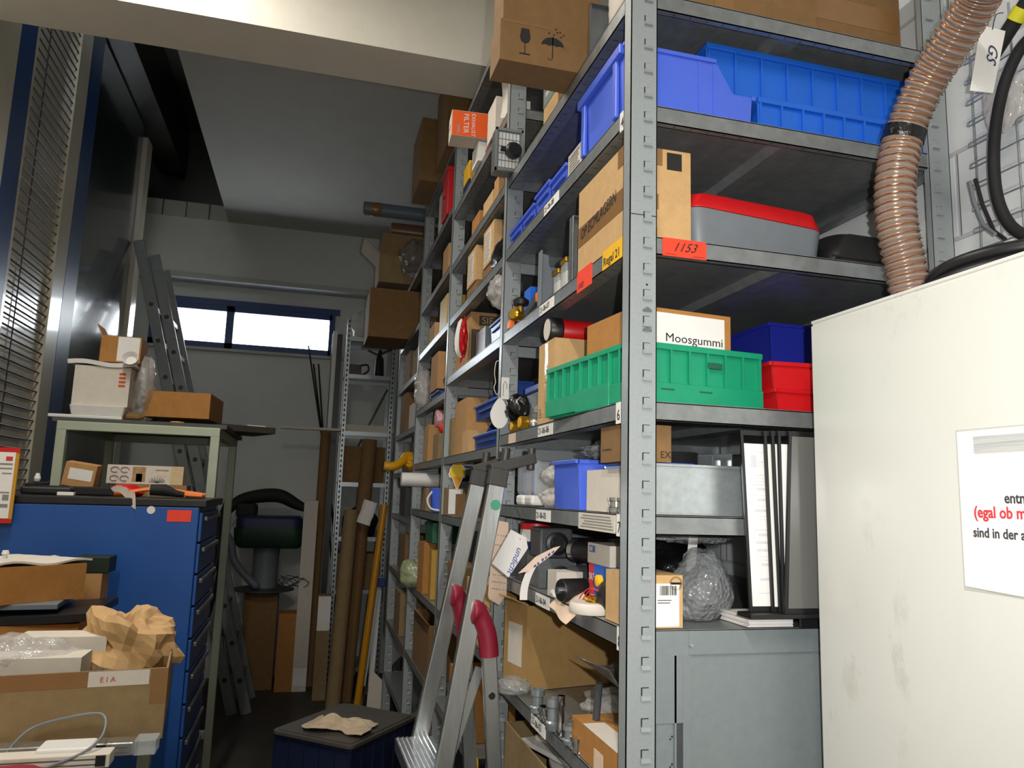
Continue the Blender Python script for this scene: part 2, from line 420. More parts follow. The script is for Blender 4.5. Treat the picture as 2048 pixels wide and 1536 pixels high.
def crate(label, c, d, rz=0.0, m=None, group=None, ribs=7, rot=None, name='plastic_crate', cat='crate', base=0.3, slot=False):
    t = thing(name, label, cat, c, rz, group, rot); m = m or GREEN
    x, y, z = d[0]/2, d[1]/2, d[2]; w = 0.004
    b = B(); shell(b, (d[0]-0.016, d[1]-0.016, z), w)
    q = B()
    for s in (-1, 1):
        for i in range(ribs):
            u = -x+0.006+(d[0]-0.012)*i/(ribs-1); q.box((u-0.002, s*y-(0.009 if s > 0 else 0), z*base), (u+0.002, s*y+(0 if s > 0 else 0.009), z-0.01))
        nr = max(3, int(ribs*d[1]/d[0]))
        for i in range(nr):
            u = -y+0.006+(d[1]-0.012)*i/(nr-1); q.box((s*x-(0.009 if s > 0 else 0), u-0.002, z*base), (s*x+(0 if s > 0 else 0.009), u+0.002, z-0.01))
    g = B()
    g.box((-0.035, -y-0.0012, z*0.62), (0.035, -y+0.010, z*0.72)); g.box((-x-0.0012, -0.035, z*0.62), (-x+0.010, 0.035, z*0.72))
    multi('crate_body', [(b, m), (q, m)]+([(g, DARK)] if slot else []), t, 0.0006)
    q = B()
    for s in (-1, 1):
        q.box((-x, s*y-(0.010 if s > 0 else 0), z-0.012), (x, s*y+(0 if s > 0 else 0.010), z+0.0006)).box((s*x-(0.010 if s > 0 else 0), -y+0.0095, z-0.0116), (s*x+(0 if s > 0 else 0.010), y-0.0095, z+0.0002))
    q.build('rim', m, t, 0.0012); q = B()
    for s in (-1, 1):
        q.box((-x, s*y-(0.010 if s > 0 else 0), 0.004), (x, s*y+(0 if s > 0 else 0.010), z*base)).box((s*x-(0.010 if s > 0 else 0), -y+0.0095, 0.0044), (s*x+(0 if s > 0 else 0.010), y-0.0095, z*base-0.0004))
    q.build('base_band', m, t, 0.0012)
    return t
def mesh1(name, label, cat, b, m, group=None, loc=(0, 0, 0), rz=0, rot=None, **k):
    o = b.build(name, m, **k); o.location = loc; o.rotation_euler = rot if rot else (0, 0, rz)
    return tag(o, label, cat, group)
def bag(name, label, c, r, m=None, seed=1, amp=0.35, freq=2.2, group=None, cat='plastic bag', flat=True, n=34, mm=22):
    b = B().blob((0, 0, r[2]*0.9), r, amp*0.75, freq, seed, n, mm, 0.0 if flat else None)
    o = mesh1(name, label, cat, b, m or CLEAR, group, c, smooth=False)
    o.data.polygons.foreach_set('use_smooth', [True]*len(o.data.polygons)); return o
def spline(pts, n=8):
    P = [Vector(p) for p in pts]; out = []
    for i in range(len(P)-1):
        p0 = P[max(i-1, 0)]; p1 = P[i]; p2 = P[i+1]; p3 = P[min(i+2, len(P)-1)]
        for k in range(n):
            t = k/n; out.append(0.5*((2*p1)+(p2-p0)*t+(2*p0-5*p1+4*p2-p3)*t*t+(3*p1-p0-3*p2+p3)*t**3))
    out.append(P[-1]); return out
# ------------------------------------------------------------------ setting
WALLW = mat('wall_plaster_white', '#b9bab3', 0.8, 0, 0.05, 6, 0.05, 80)
WALLF = mat('far_wall_grey_plaster', '#d2d4d0', 0.8, 0, 0.07, 3, 0.05, 60)
CEIL = mat('ceiling_concrete', '#b5b4ac', 0.8, 0, 0.06, 5, 0.08, 90)
BEAM = mat('beam_cream_paint', '#d3cec2', 0.75, 0, 0.05, 6, 0.06, 120)
FLOORM = mat('concrete_floor_dark', '#443f39', 0.7, 0, 0.35, 3, 0.15, 40)
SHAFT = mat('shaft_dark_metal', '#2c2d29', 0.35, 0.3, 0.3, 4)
DUCT = mat('shaft_ceiling_sheet', '#77766a', 0.3, 0.7, 0.15, 20, stretch=(1, 12, 1))
FRAMEB = mat('window_frame_blue', '#34497c', 0.5, 0, 0.08, 10)
def blockwall():
    M = bpy.data.materials.new('white_block_wall'); M.use_nodes = True; nt = M.node_tree; p = nt.nodes['Principled BSDF']
    tc = nt.nodes.new('ShaderNodeTexCoord'); mp = nt.nodes.new('ShaderNodeMapping'); mp.inputs['Rotation'].default_value = (PI/2, 0, PI/2)
    sx = nt.nodes.new('ShaderNodeSeparateXYZ'); cx = nt.nodes.new('ShaderNodeCombineXYZ')
    nt.links.new(tc.outputs['Object'], sx.inputs[0]); nt.links.new(sx.outputs['Y'], cx.inputs['X']); nt.links.new(sx.outputs['Z'], cx.inputs['Y'])
    br = nt.nodes.new('ShaderNodeTexBrick'); br.inputs['Scale'].default_value = 1.0
    br.inputs['Brick Width'].default_value = 0.5; br.inputs['Row Height'].default_value = 0.2; br.inputs['Mortar Size'].default_value = 0.006; br.inputs['Mortar Smooth'].default_value = 0.6
    br.inputs['Color1'].default_value = hexc('#d3d5d6'); br.inputs['Color2'].default_value = hexc('#cdd0d2'); br.inputs['Mortar'].default_value = hexc('#b4b7ba')
    nt.links.new(cx.outputs[0], br.inputs['Vector']); nt.links.new(br.outputs['Color'], p.inputs['Base Color'])
    bp = nt.nodes.new('ShaderNodeBump'); bp.inputs['Strength'].default_value = 0.6; bp.inputs['Distance'].default_value = 0.006; bp.invert = True
    nt.links.new(br.outputs['Fac'], bp.inputs['Height']); nt.links.new(bp.outputs[0], p.inputs['Normal']); p.inputs['Roughness'].default_value = 0.7
    return M
BLOCK = blockwall()
XL, XR, YN, YF, ZC = -2.35, 0.80, -3.6, 5.7, 3.92
struct('floor', B().box((XL-0.2, YN-0.2, -0.2), (XR+0.2, YF+0.3, 0)), FLOORM)
struct('wall_right', B().box((XR, YN-0.2, 0), (XR+0.2, YF+0.3, ZC)), BLOCK)
struct('wall_left', B().box((XL-0.2, YN-0.2, 0), (XL, YF+0.3, 4.9)), WALLW)
struct('wall_near', B().box((XL, YN-0.2, 0), (XR, YN, ZC)), WALLW)
# far wall, with the window strip left open
WX0, WX1, WZ0, WZ1 = -2.00, -0.46, 2.80, 3.19
b = B().box((XL, YF, 0), (XR, YF+0.25, WZ0)).box((XL, YF, WZ1), (XR, YF+0.25, 4.9)).box((XL, YF, WZ0), (WX0, YF+0.25, WZ1)).box((WX1, YF, WZ0), (XR, YF+0.25, WZ1))
struct('wall_far', b, WALLF)
struct('trim_1', B().box((XL, YF-0.16, 3.42), (XR, YF, ZC)), WALLF)               # bulkhead over the window
struct('trim_2', B().box((XL, YF-0.19, 3.375), (XR, YF, 3.42)), WALLW)            # its bright bottom ledge
struct('trim_3', B().box((WX0-0.2, YF-0.05, 2.775), (WX1+0.12, YF, 2.80)), WALLW)  # window sill
b = B()
b.box((WX0, YF-0.02, WZ1-0.05), (WX1, YF+0.06, WZ1)).box((WX0, YF-0.02, WZ0), (WX1, YF+0.06, WZ0+0.055))
b.box((WX0, YF-0.02, WZ0), (WX0+0.12, YF+0.06, WZ1)).box((WX1-0.02, YF-0.02, WZ0), (WX1, YF+0.06, WZ1)).box((-1.375, YF-0.02, WZ0), (-1.31, YF+0.06, WZ1))
b.box((WX0-0.03, YF-0.025, WZ1), (WX1+0.07, YF+0.0, WZ1+0.055)).box((WX1, YF-0.025, WZ0-0.0), (WX1+0.03, YF, WZ1))
w = struct('window_1', b, FRAMEB)
GLASS = film('window_glass', '#f4f8ff', 0.94, 0.05, 3, 0.0)
q = B().box((WX0+0.12, YF+0.02, WZ0+0.055), (-1.375, YF+0.026, WZ1-0.05)).build('window_pane', GLASS, w)
q = B().box((-1.31, YF+0.02, WZ0+0.055), (WX1-0.02, YF+0.026, WZ1-0.05)).build('window_pane', GLASS, w)
# bright overcast seen outside
struct('trim_4', B().box((-3.0, 6.6, 1.8), (1.0, 6.62, 5.2)), glow('overcast_outside', '#f4f9ff', 3.2))
# ceiling with the tall recess on the left
CX = -1.41
struct('ceiling', B().box((CX, 1.88, ZC), (XR+0.2, YF+0.3, ZC+0.15)).box((XL-0.2, YN-0.2, ZC), (XR+0.2, 1.60, ZC+0.15)).box((XL-0.2, 1.60, ZC), (XR+0.2, 1.88, ZC+0.15)), CEIL)
struct('trim_5', B().box((XL, 1.60, 3.40), (XR, 1.88, ZC)), BEAM)                  # the beam
b = B().box((XL-0.1, 1.88, 4.75), (CX, YF+0.1, 4.85))
b.box((CX, 1.88, ZC+0.15), (CX+0.03, YF, 4.75))
struct('trim_6', b, DUCT)
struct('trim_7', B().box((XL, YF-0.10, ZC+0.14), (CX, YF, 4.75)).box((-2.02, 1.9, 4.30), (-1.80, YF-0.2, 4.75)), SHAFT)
b = B()
for i in range(5): b.box((XL+0.02+i*0.19, YF-0.165, ZC), (XL+0.20+i*0.19, YF-0.1, ZC+0.14))
struct('trim_8', b, CEIL)
# strip lamp on the ceiling in front of the beam
def strip_lamp(label, x, y, power, L=1.4):
    t = thing('strip_lamp', label, 'ceiling lamp', (x, y, ZC))
    B().box((-0.07, -L/2, -0.07), (0.07, L/2, 0)).build('lamp_housing', WHITEP, t, 0.004)
    B().cyl((0, -L/2+0.03, -0.095), (0, L/2-0.03, -0.095), 0.014).build('lamp_tube', MATS.get('lamp_tube_lit') or glow('lamp_tube_lit', '#fff0d8', 8), t)
    light('strip_lamp_light', 'AREA', (x, y, ZC-0.13), power, (1.0, 0.95, 0.87), L, 0.06, (x, y+0.001, 0)).rotation_euler = (0, 0, PI/2)
strip_lamp('white strip lamp on the ceiling just before the cream beam', -1.35, 1.02, 46)
strip_lamp('white strip lamp on the ceiling behind the camera', -1.0, -2.2, 76)

# ------------------------------------------------------------------ the shelving rack
rack = thing('shelving_rack', 'grey steel shelving rack of several bays filled with boxes and parts along the right wall', 'shelving', (0, 0, 0))
YU = [0.0, 1.0, 2.02, 3.0, 4.0]
DX = 0.782
def upright_bm(h, near=False):
    b = B()
    b.box((0, 0, 0), (0.002, 0.034, h)).box((0, 0, 0), (0.058, 0.002, h)).box((0.056, 0, 0), (0.058, 0.014, h)).box((0, 0.032, 0), (0.010, 0.034, h))
    return b
def slots_bm(h, z0=0.2):
    a, c = B(), B(); z = z0
    while z < h-0.05:
        a.box((0.029, -0.0004, z), (0.044, 0.001, z+0.017)); c.box((0.031, -0.0022, z-0.0005), (0.0455, 0.0006, z+0.0155)).prism([(-0.0055, z-0.005), (-0.0035, z+0.002), (0.0006, z+0.003), (0.0006, z-0.005)], 0.028, 0.0465, 'x')
        z += 0.0527
    return a, c
HU = 3.32
um = None
for i, y in enumerate(YU):
    for back in (0, 1):
        if um is None:
            a, c = slots_bm(HU, 0.1935)
            q = B().box((-0.0005, -0.0008, 2.152), (0.0582, 0.0005, 2.1535)); q.cyl((0.037, -0.0006, 2.051), (0.037, 0.001, 2.051), 0.0022, 10).cyl((0.037, -0.0006, 2.012), (0.037, 0.001, 2.012), 0.0022, 10)
            w = B()
            for zz in (1.958, 1.919): w.prism([(0.0285, zz), (0.0465, zz), (0.0465, zz+0.004), (0.0375, zz+0.0095), (0.0285, zz+0.004)], -0.003, 0.001, 'y')
            u = multi('upright', [(upright_bm(HU), RACK), (a, DARK), (c, RACK), (q, DARK), (w, GREYS)], rack)
            um = multi('upright', [(upright_bm(HU), RACK), (a, DARK), (c, RACK)], rack)
            um.location = (0, 1.0, 0)
        elif (i, back) == (1, 0): continue
        else:
            u = um.copy(); COL.objects.link(u); u.parent = rack
        if back: u.location = (DX, y, 0); u.scale = (-1, 1, 1)
        else: u.location = (0, y, 0)
LV1 = [2.64, 2.39, 2.113, 1.785, 1.570, 1.363, 1.07, 0.74, 0.40, 0.10]
LV2 = [3.29, 2.90, 2.64, 2.385, 2.113, 1.755, 1.505, 1.10, 0.74, 0.40, 0.10]
LV3 = [3.27, 2.95, 2.66, 2.385, 2.06, 1.755, 1.505, 1.10, 0.74, 0.40, 0.10]
LV4 = [2.98, 2.60, 2.30, 1.98, 1.72, 1.45, 1.10, 0.74, 0.40, 0.10]
SH = {}
def shelf(bay, z, lip=0.036):
    y0 = YU[bay]+0.003; y1 = YU[bay+1]-0.003
    b = B(); b.box((0.003, y0, z-0.003), (DX-0.003, y1, z-0.001))
    b.box((0.003, y0+0.031, z-lip), (0.005, y1, z)).box((0.003, y0+0.031, z-lip), (0.040, y1, z-lip+0.002))
    b.box((DX-0.005, y0, z-lip), (DX-0.003, y1, z)).box((DX-0.040, y0, z-lip), (DX-0.003, y1, z-lip+0.002))
    b.box((0.058, y0, z-lip), (DX-0.058, y0+0.002, z)).box((0.058, y0, z-lip), (DX-0.058, y0+0.014, z-lip+0.002))
    b.box((0.010, y1-0.002, z-lip), (DX-0.010, y1, z))
    for xx in (0.40,): b.prism([(xx-0.035, z-0.003), (xx-0.022, z-0.020), (xx+0.022, z-0.020), (xx+0.035, z-0.003)], y0+0.01, y1-0.01, 'y')
    q = B()
    if bay < 2:
        for i in range(24): q.box((0.012, y0+0.05+i*0.038, z-lip-0.0003), (0.026, y0+0.0515+i*0.038, z-lip+0.001))
        for i in range(16): q.box((0.10+i*0.038, y0+0.004, z-lip-0.0003), (0.1015+i*0.038, y0+0.011, z-lip+0.001))
    o = multi('shelf_board', [(b, SHELF), (q, DARK)], rack); SH[(bay, round(z, 3))] = o
    return o
for bay, L in enumerate((LV1, LV2, LV3, LV4)):
    for z in L:
        s_ = shelf(bay, z)
# rear sheet of the bays and the closed side panel under the fifth level
SIDEP = mat('side_panel_grey', '#7f8789', 0.42, 0.15, 0.07, 60)
b = B().box((0.125, -0.001, 1.318), (DX-0.07, 0.004, 1.361)).box((0.0585, -0.0005, 1.20), (0.125, 0.004, 1.361)); b.build('side_panel_edge', SIDEP, rack, 0.001)
b = B().box((0.060, 0.002, 0.05), (0.092, 0.004, 1.25)).box((0.095, -0.0005, 0.05), (0.099, 0.004, 1.318)).box((0.112, -0.001, 0.05), (0.127, 0.004, 1.318)); b.build('side_channel', SIDEP, rack)
b = B().box((0.099, 0.0015, 0.05), (0.112, 0.0042, 1.318)); b.build('channel_groove', GREYD, rack)
b = B()
for i in range(26):
    z = 1.27-i*0.047; b.box((0.0895, 0.0012, z), (0.0925, 0.0022, z+0.003)).box((0.086, 0.0012, z-0.004), (0.089, 0.0022, z-0.0015))
multi('side_panel', [(B().box((0.0585, 0.004, 0.03), (DX-0.06, 0.0065, 1.322)), SIDEP), (b, DARK)], rack)
b = B().cyl((0.128, -0.001, 1.336), (0.128, -0.005, 1.336), 0.0045, 12, 0.003); b.build('rivet', GALV, rack, smooth=True)
# stiffening cross-panels at the back wall of each level in the second bay (light strips seen through)
for bay in (0, 1, 2):
    for z in ((2.113, 1.785, 1.57, 2.39) if bay == 0 else (2.385, 2.113, 1.755)):
        B().box((0.05, YU[bay+1]-0.016, z-0.075), (DX-0.05, YU[bay+1]-0.006, z-0.042)).build('stiffener_strip', RACK, rack)

# lettering plates on the shelf lips
def lip_label(bay, z, y0, y1, txt, m=PAPER, ink=INK, size=0.018, zz0=-0.034, zz1=-0.006, shear=0, x=0.0016, extra=()):
    par = SH[(bay, round(z, 3))]
    q = B()
    if txt: q.text(txt, size, (x-0.0003, y1-0.006, z+zz0+0.007), (0, -1, 0), (0, 0, 1), 0.0004, shear)
    return multi('shelf_label', [(B().box((x, y0, z+zz0), (0.0032, y1, z+zz1)), m), (q, ink)]+list(extra), par)
def yl(px, z): return Yat(px, 0.003, z)
lip_label(0, 2.39, yl(1118, 2.37), yl(1089, 2.37), '21-06-08', size=0.022)
lip_label(0, 2.113, yl(1246, 2.09), yl(1206, 2.09), 'Regal 21', YELLOW, size=0.026, zz0=-0.036, zz1=0.006)
lip_label(0, 2.113, yl(1184, 2.09), yl(1155, 2.09), '1153', REDO, INK, 0.018, -0.046, 0.004, 0.4)
lip_label(0, 2.113, yl(1108, 2.09), yl(1080, 2.09), '21-06-07', size=0.022)
lip_label(0, 1.785, yl(1106, 1.765), yl(1077, 1.765), '21-06-06', size=0.024)
lip_label(0, 1.785, yl(1246, 1.765), yl(1233, 1.765), '6', size=0.03, zz0=-0.042, zz1=0.0)
lip_label(0, 1.785, yl(1031, 1.765), yl(1018, 1.765), '', PINKP)
lip_label(0, 2.39, yl(1247, 2.37), yl(1241, 2.37), '4', size=0.03, zz0=-0.042, zz1=0.0)
lip_label(0, 1.57, yl(1101, 1.55), yl(1073, 1.55), '21-06-05', size=0.022)
q = B()
for i in range(5): q.box((0.0011, yl(1228, 1.55)+0.004*i, 1.537+i*0.0058), (0.0018, yl(1163, 1.55)-0.01*(i % 3), 1.5395+i*0.0058))
lip_label(0, 1.57, yl(1231, 1.55), yl(1158, 1.55), '', KRAFTW, zz0=-0.038, zz1=-0.003, extra=[(q, INKG)])
lip_label(0, 1.57, yl(1243, 1.55), yl(1234, 1.55), '7', size=0.03, zz0=-0.042, zz1=0.0)
lip_label(0, 1.363, yl(1099, 1.345), yl(1072, 1.345), '21-06-04', size=0.022)
lip_label(0, 1.363, yl(1243, 1.345), yl(1235, 1.345), '8', size=0.03, zz0=-0.042, zz1=0.0)
lip_label(0, 1.07, yl(1091, 1.05), yl(1063, 1.05), '21-06-03', size=0.022)
# red inventory sticker on the end of the rack
par = SH[(0, 2.113)]
x0 = Xat(1326, 0, 2.09); x1 = Xat(1413, 0, 2.09)
multi('inventory_sticker', [(B().box((x0, 0.0008, 2.076), (x1, 0.0032, 2.113)), REDO), (B().text('1153', 0.026, (x0+0.020, 0.0005, 2.087), (1, 0, 0.02), (0.0, 0, 1), 0.0003, 0.5).box((x0+0.004, 0.0003, 2.0795), (x0+0.03, 0.0009, 2.0803)).box((x1-0.03, 0.0003, 2.0795), (x1-0.004, 0.0009, 2.0803)), INK)], par)

# ------------------------------------------------------------------ white cabinet on the right with its notice
def cabmat():
    M = mat('cabinet_cream_enamel', '#cfcec7', 0.27, 0, 0.03, 3, spec=0.45)
    nt = M.node_tree; p = nt.nodes['Principled BSDF']; tc = nt.nodes.new('ShaderNodeTexCoord')
    mp = nt.nodes.new('ShaderNodeMapping'); mp.inputs['Scale'].default_value = (1, 1, 0.55)
    n = nt.nodes.new('ShaderNodeTexNoise'); n.inputs['Scale'].default_value = 9; n.inputs['Detail'].default_value = 6; n.inputs['Roughness'].default_value = 0.7
    r = nt.nodes.new('ShaderNodeValToRGB'); r.color_ramp.elements[0].position = 0.55; r.color_ramp.elements[1].position = 0.80
    n2 = nt.nodes.new('ShaderNodeTexNoise'); n2.inputs['Scale'].default_value = 1.7; r2 = nt.nodes.new('ShaderNodeValToRGB'); r2.color_ramp.elements[0].position = 0.46; r2.color_ramp.elements[1].position = 0.66
    mu = nt.nodes.new('ShaderNodeMath'); mu.operation = 'MULTIPLY'; mx = nt.nodes.new('ShaderNodeMix'); mx.data_type = 'RGBA'
    nt.links.new(tc.outputs['Object'], mp.inputs[0]); nt.links.new(mp.outputs[0], n.inputs['Vector']); nt.links.new(n.outputs['Fac'], r.inputs[0])
    nt.links.new(tc.outputs['Object'], n2.inputs['Vector']); nt.links.new(n2.outputs['Fac'], r2.inputs[0])
    nt.links.new(r.outputs[0], mu.inputs[0]); nt.links.new(r2.outputs[0], mu.inputs[1]); nt.links.new(mu.outputs[0], mx.inputs[0])
    old = p.inputs['Base Color'].links[0].from_socket
    nt.links.new(old, mx.inputs[6]); mx.inputs[7].default_value = hexc('#8f8168'); nt.links.new(mx.outputs[2], p.inputs['Base Color'])
    return M
CABM = cabmat()
CX0, CY1, CZ = 0.352, -0.070, 1.952
t = thing('cabinet', 'tall cream metal cabinet with grime marks and a printed notice, beside the rack end', 'cabinet', (CX0, CY1, 0))
B().box((0.002, -1.20, 0.0), (0.436, -0.001, CZ-0.004)).build('cabinet_body', CABM, t, 0.002)
B().box((0, -1.202, 0.06), (0.0045, 0, CZ-0.010)).build('door', CABM, t, 0.0015)
B().box((0.0, -1.202, CZ-0.006), (0.438, 0.0, CZ)).build('cabinet_top', CABM, t, 0.0015)
# notice
ya = U(1915, 862, 0, CX0).y; za = 1.712
n_ = thing('notice_sheet', 'white printed notice taped to the cream cabinet door', 'notice', (CX0-0.0008, ya, za))
def nf(u, v):
    return (-0.0006-0.0010*math.sin(u*5), -u*0.297, -v*0.222-0.004*math.sin(u*2.5)*v)
FILMG = mat('clear_pocket_edge', '#b9b8b0', 0.3, 0, 0.05, 20)
B().box((0.0, -0.300, -0.227), (0.0004, 0.003, 0.003)).build('pocket_edge', FILMG, n_)
B().box((-0.0030, -0.297, -0.033), (-0.0020, -0.030, -0.009)).build('tape_strip', mat('silver_tape', '#c9cac8', 0.25, 0.2, 0.3, 8, stretch=(1, 1, 60)), n_)
def ntext(b, txt, px, py, size):
    p = U(px, py, 0, CX0-0.003)-Vector(n_.location)
    return b.text(txt, size, p, (0, -1, 0), (0, 0, 1), 0.0003, 0, 'LEFT', 0.86)
INKD = mat('dark_grey_print', '#3b3a40', 0.7, 0, 0)
b = B(); ntext(b, '**entne', 2009, 1006, 0.0205); ntext(b, '**sind in der au', 1947, 1073, 0.0192)
multi('sheet', [(B().sheet(nf, 16, 12, 0.0003), PAPER), (b, INKD), (ntext(B(), '**(egal ob m', 1948, 1034, 0.0225), INKR)], n_)

# ------------------------------------------------------------------ tall lift store along the left wall
CREAM = mat('lift_cream_enamel', '#bdb6a2', 0.32, 0, 0.04, 4, coat=0.5)
LBLUE = mat('lift_blue_enamel', '#22406f', 0.35, 0, 0.06, 6)
LBLACK = mat('lift_dark_gloss_panel', '#1b2023', 0.2, 0, 0.1, 4, coat=0.6)
PX = -1.95
def py_(px, pyy): return U(px, pyy, 0, PX).y
t = thing('lift_storage_tower', 'tall cream and blue lift tower with wire rods and dark glossy panel, far left', 'storage tower', (-2.2, 3.0, 0))
def LB(y0, y1, z0, z1, m, name, x0=PX-0.25, x1=PX, bev=0.002):
    return B().box((x0+2.2, y0-3.0, z0), (x1+2.2, y1-3.0, z1)).build(name, m, t, bev)
yb1, yb2 = 2.28, 2.46
LB(1.90, yb1, 0.0, 4.25, CREAM, 'cream_panel')
LB(yb1, 2.46, 0, 4.25, LBLUE, 'blue_post')
LB(2.463, 3.06, 0, 4.25, CREAM, 'cream_panel', x1=PX-0.03)
LB(2.463, 2.50, 0, 4.25, CREAM, 'cream_edge', x1=PX-0.005)
LB(3.06, 3.24, 0, 4.28, CREAM, 'cream_post', x1=PX)
LB(3.243, 3.46, 0, 4.28, LBLUE, 'blue_post', x1=PX)
LB(3.463, 4.60, 0, 4.28, LBLACK, 'dark_panel', x1=PX-0.004)
LB(4.62, 4.78, 0, 4.20, CREAM, 'end_post', x1=PX+0.03)
LB(4.79, 5.05, 0, 4.05, CREAM, 'end_panel', x1=PX-0.03)
q = B()
for i in range(74):
    z = 0.5+i*0.05; q.cyl((PX-0.012+2.2, -0.51, z), (PX-0.012+2.2, 0.075, z), 0.0045, 6)
q.cyl((PX-0.02+2.2, -0.33, 0.3), (PX-0.02+2.2, -0.33, 4.2), 0.003, 6)
q.build('wire_rods', GREYD, t)
q = B()
for i in range(14): q.cyl((PX-0.02+2.2, 1.78, 2.2+i*0.06), (PX-0.02+2.2, 1.98, 2.2+i*0.06), 0.0045, 6)
q.build('wire_rods', GREYD, t)
# ================================================================== near bay: contents, level by level
def box3(label, x0, x1, y0, y1, z, h, **k):
    return carton(label, ((x0+x1)/2, (y0+y1)/2, z), (x1-x0, y1-y0, h), **k)
Z9, Z8, Z7, Z6, Z5, Z4, Z3, Z2 = 2.6405, 2.3905, 2.1135, 1.7855, 1.5705, 1.3635, 1.0705, 0.7405
# ---- top level
d = (0.255, 0.102, 0.108)
g = B(); o, ux, uy, w_, h_ = face(d, 'F'); n = Vector((0, -1, 0))
def fp(u, v): return o+ux*((u-0.07)*1.42+0.064)+uy*((v-0.05)*1.42+0.060)+n*0.0004
def fpoly(b, pts):
    k = len(pts); vs = [fp(*p) for p in pts]+[fp(*p)+n*0.0006 for p in pts]
    b.add(vs, [tuple(range(k)), tuple(range(k, 2*k))[::-1]]+[(i, (i+1) % k, k+(i+1) % k, k+i) for i in range(k)])
# wine glass sign
fpoly(g, [(0.062, 0.072), (0.0595, 0.055), (0.0625, 0.047), (0.069, 0.044), (0.0755, 0.047), (0.0785, 0.055), (0.076, 0.072)])
fpoly(g, [(0.0682, 0.045), (0.0682, 0.026), (0.0698, 0.026), (0.0698, 0.045)]); fpoly(g, [(0.0595, 0.026), (0.0595, 0.0235), (0.0785, 0.0235), (0.0785, 0.026)])
# umbrella sign
arc = [(0.119+0.0205*math.cos(a), 0.048+0.0165*math.sin(a)) for a in [PI*i/14 for i in range(15)]]
sc = [(0.0985+0.041*i/12, 0.048+0.0025*abs(math.sin(PI*i/4))) for i in range(13)]
fpoly(g, arc+sc[1:-1])
fpoly(g, [(0.1180, 0.066), (0.1180, 0.026), (0.1198, 0.026), (0.1198, 0.066)])
g.tube([fp(0.119-0.004*(1-math.cos(a)), 0.026-0.004*math.sin(a)) for a in [PI*i/8 for i in range(9)]], 0.0008, 6)
for (uu, vv) in ((0.112, 0.072), (0.121, 0.070), (0.127, 0.0755), (0.134, 0.068), (0.132, 0.077), (0.139, 0.0725), (0.124, 0.081)):
    fpoly(g, [(uu+0.0016*math.cos(a), vv+0.0016*math.sin(a)) for a in [PI*i/4 for i in range(8)]])
box3('brown carton with wine glass and umbrella signs jutting out over the aisle, top rack level', -0.196, 0.059, 0.334, 0.436, Z9, 0.108, m=CARD3, prints=[(g, INK)], labels=[('F', 0.0, 0.93, 0.5, 0.995, TAPE, 'packing_tape')], seam=False)
box3('plain brown carton stacked on the carton with the wine glass sign', -0.190, 0.062, 0.336, 0.438, Z9+0.1085, 0.135, m=CARD3, seam=False)
mesh1('metal_plate', 'grey sheet metal plate standing beside the wine glass carton', 'metal plate', B().box((0.004, 0, 0), (0.22, 0.003, 0.130)).box((0.004, -0.010, 0), (0.006, 0, 0.130)).box((0.004, -0.012, 0.128), (0.22, 0, 0.130)), GREYS, loc=(0, 0.255, Z9))
mesh1('cloth_bundle', 'grey cloth bundle on the top level by the front corner post', 'bundle', B().blob((0, 0, 0.07), (0.055, 0.05, 0.075), 0.15, 1.5, 4, 24, 16, 0), KRAFTW, loc=(0.075, 0.168, Z9), smooth=True)
mesh1('wooden_block', 'pale wooden block on the top level right behind the corner post', 'wood block', B().box((-0.05, -0.02, 0), (0.05, 0.02, 0.10)), WOOD, loc=(0.075, 0.065, Z9), bevel=0.003)
for i, (x0, x1, y0, h, L) in enumerate(((0.145, 0.48, 0.05, 0.26, 'large brown carton on the top level, right next to the corner post'), (0.49, 0.735, 0.075, 0.24, 'brown taped carton on the top level against the rear upright'))):
    box3(L, x0, x1, y0, y0+0.2, Z9, h, m=CARD3, labels=[('F', 0.22, 0.0, 0.36, 0.99, TAPE, 'packing_tape')] if i == 0 else [('F', 0.03, 0.35, 0.97, 0.6, TAPE, 'packing_tape')])
# left half of the top level
mesh1('wooden_block', 'pale wooden plank block under the green clear case, top level', 'wood block', B().box((0.0, 0.0, 0), (0.10, 0.13, 0.055)), WOOD, loc=(0.008, 0.50, Z9), bevel=0.002)
t = thing('organiser_case', 'small clear case with dark green trays on a wooden block, top level', 'case', (0.065, 0.565, Z9+0.0555))
B().box((-0.055, -0.07, 0.006), (0.055, 0.07, 0.035)).build('green_tray', GREEND, t, 0.003)
B().box((-0.050, -0.065, 0.055), (0.050, 0.065, 0.078)).build('green_tray', GREEND, t, 0.003)
multi('label_strip', [(B().box((-0.052, -0.066, 0.0365), (0.052, 0.066, 0.053)), WHITEP), (B().text('~~~', 0.014, (-0.02, -0.0662, 0.040), (1, 0, 0), (0, 0, 1)), INK)], t)
B().box((-0.058, -0.073, 0), (0.058, 0.073, 0.085)).build('clear_shell', CLEARH, t, 0.006)
t = thing('meter_box', 'silver grid-faced instrument box with black knob jutting out at the second upright', 'instrument', (-0.012, 0.97, Z9))
B().box((-0.046, -0.022, 0), (0.046, 0.028, 0.146)).build('housing', GREYS, t, 0.002)
B().box((-0.046, -0.030, 0.0), (-0.040, -0.022, 0.146)).box((0.040, -0.030, 0.0), (0.046, -0.022, 0.146)).box((-0.046, -0.030, 0.137), (0.046, -0.022, 0.146)).box((-0.046, -0.030, 0), (0.046, -0.022, 0.008)).build('bezel', GALV, t)
b = B()
for i in range(6):
    for j in range(5): b.box((-0.034+i*0.0117, -0.0245, 0.013+j*0.0245), (-0.0245+i*0.0117, -0.022, 0.034+j*0.0245))
multi('grid_face', [(B().box((-0.040, -0.0232, 0.008), (0.040, -0.0221, 0.137)), GREYP), (b, WHITEP)], t)
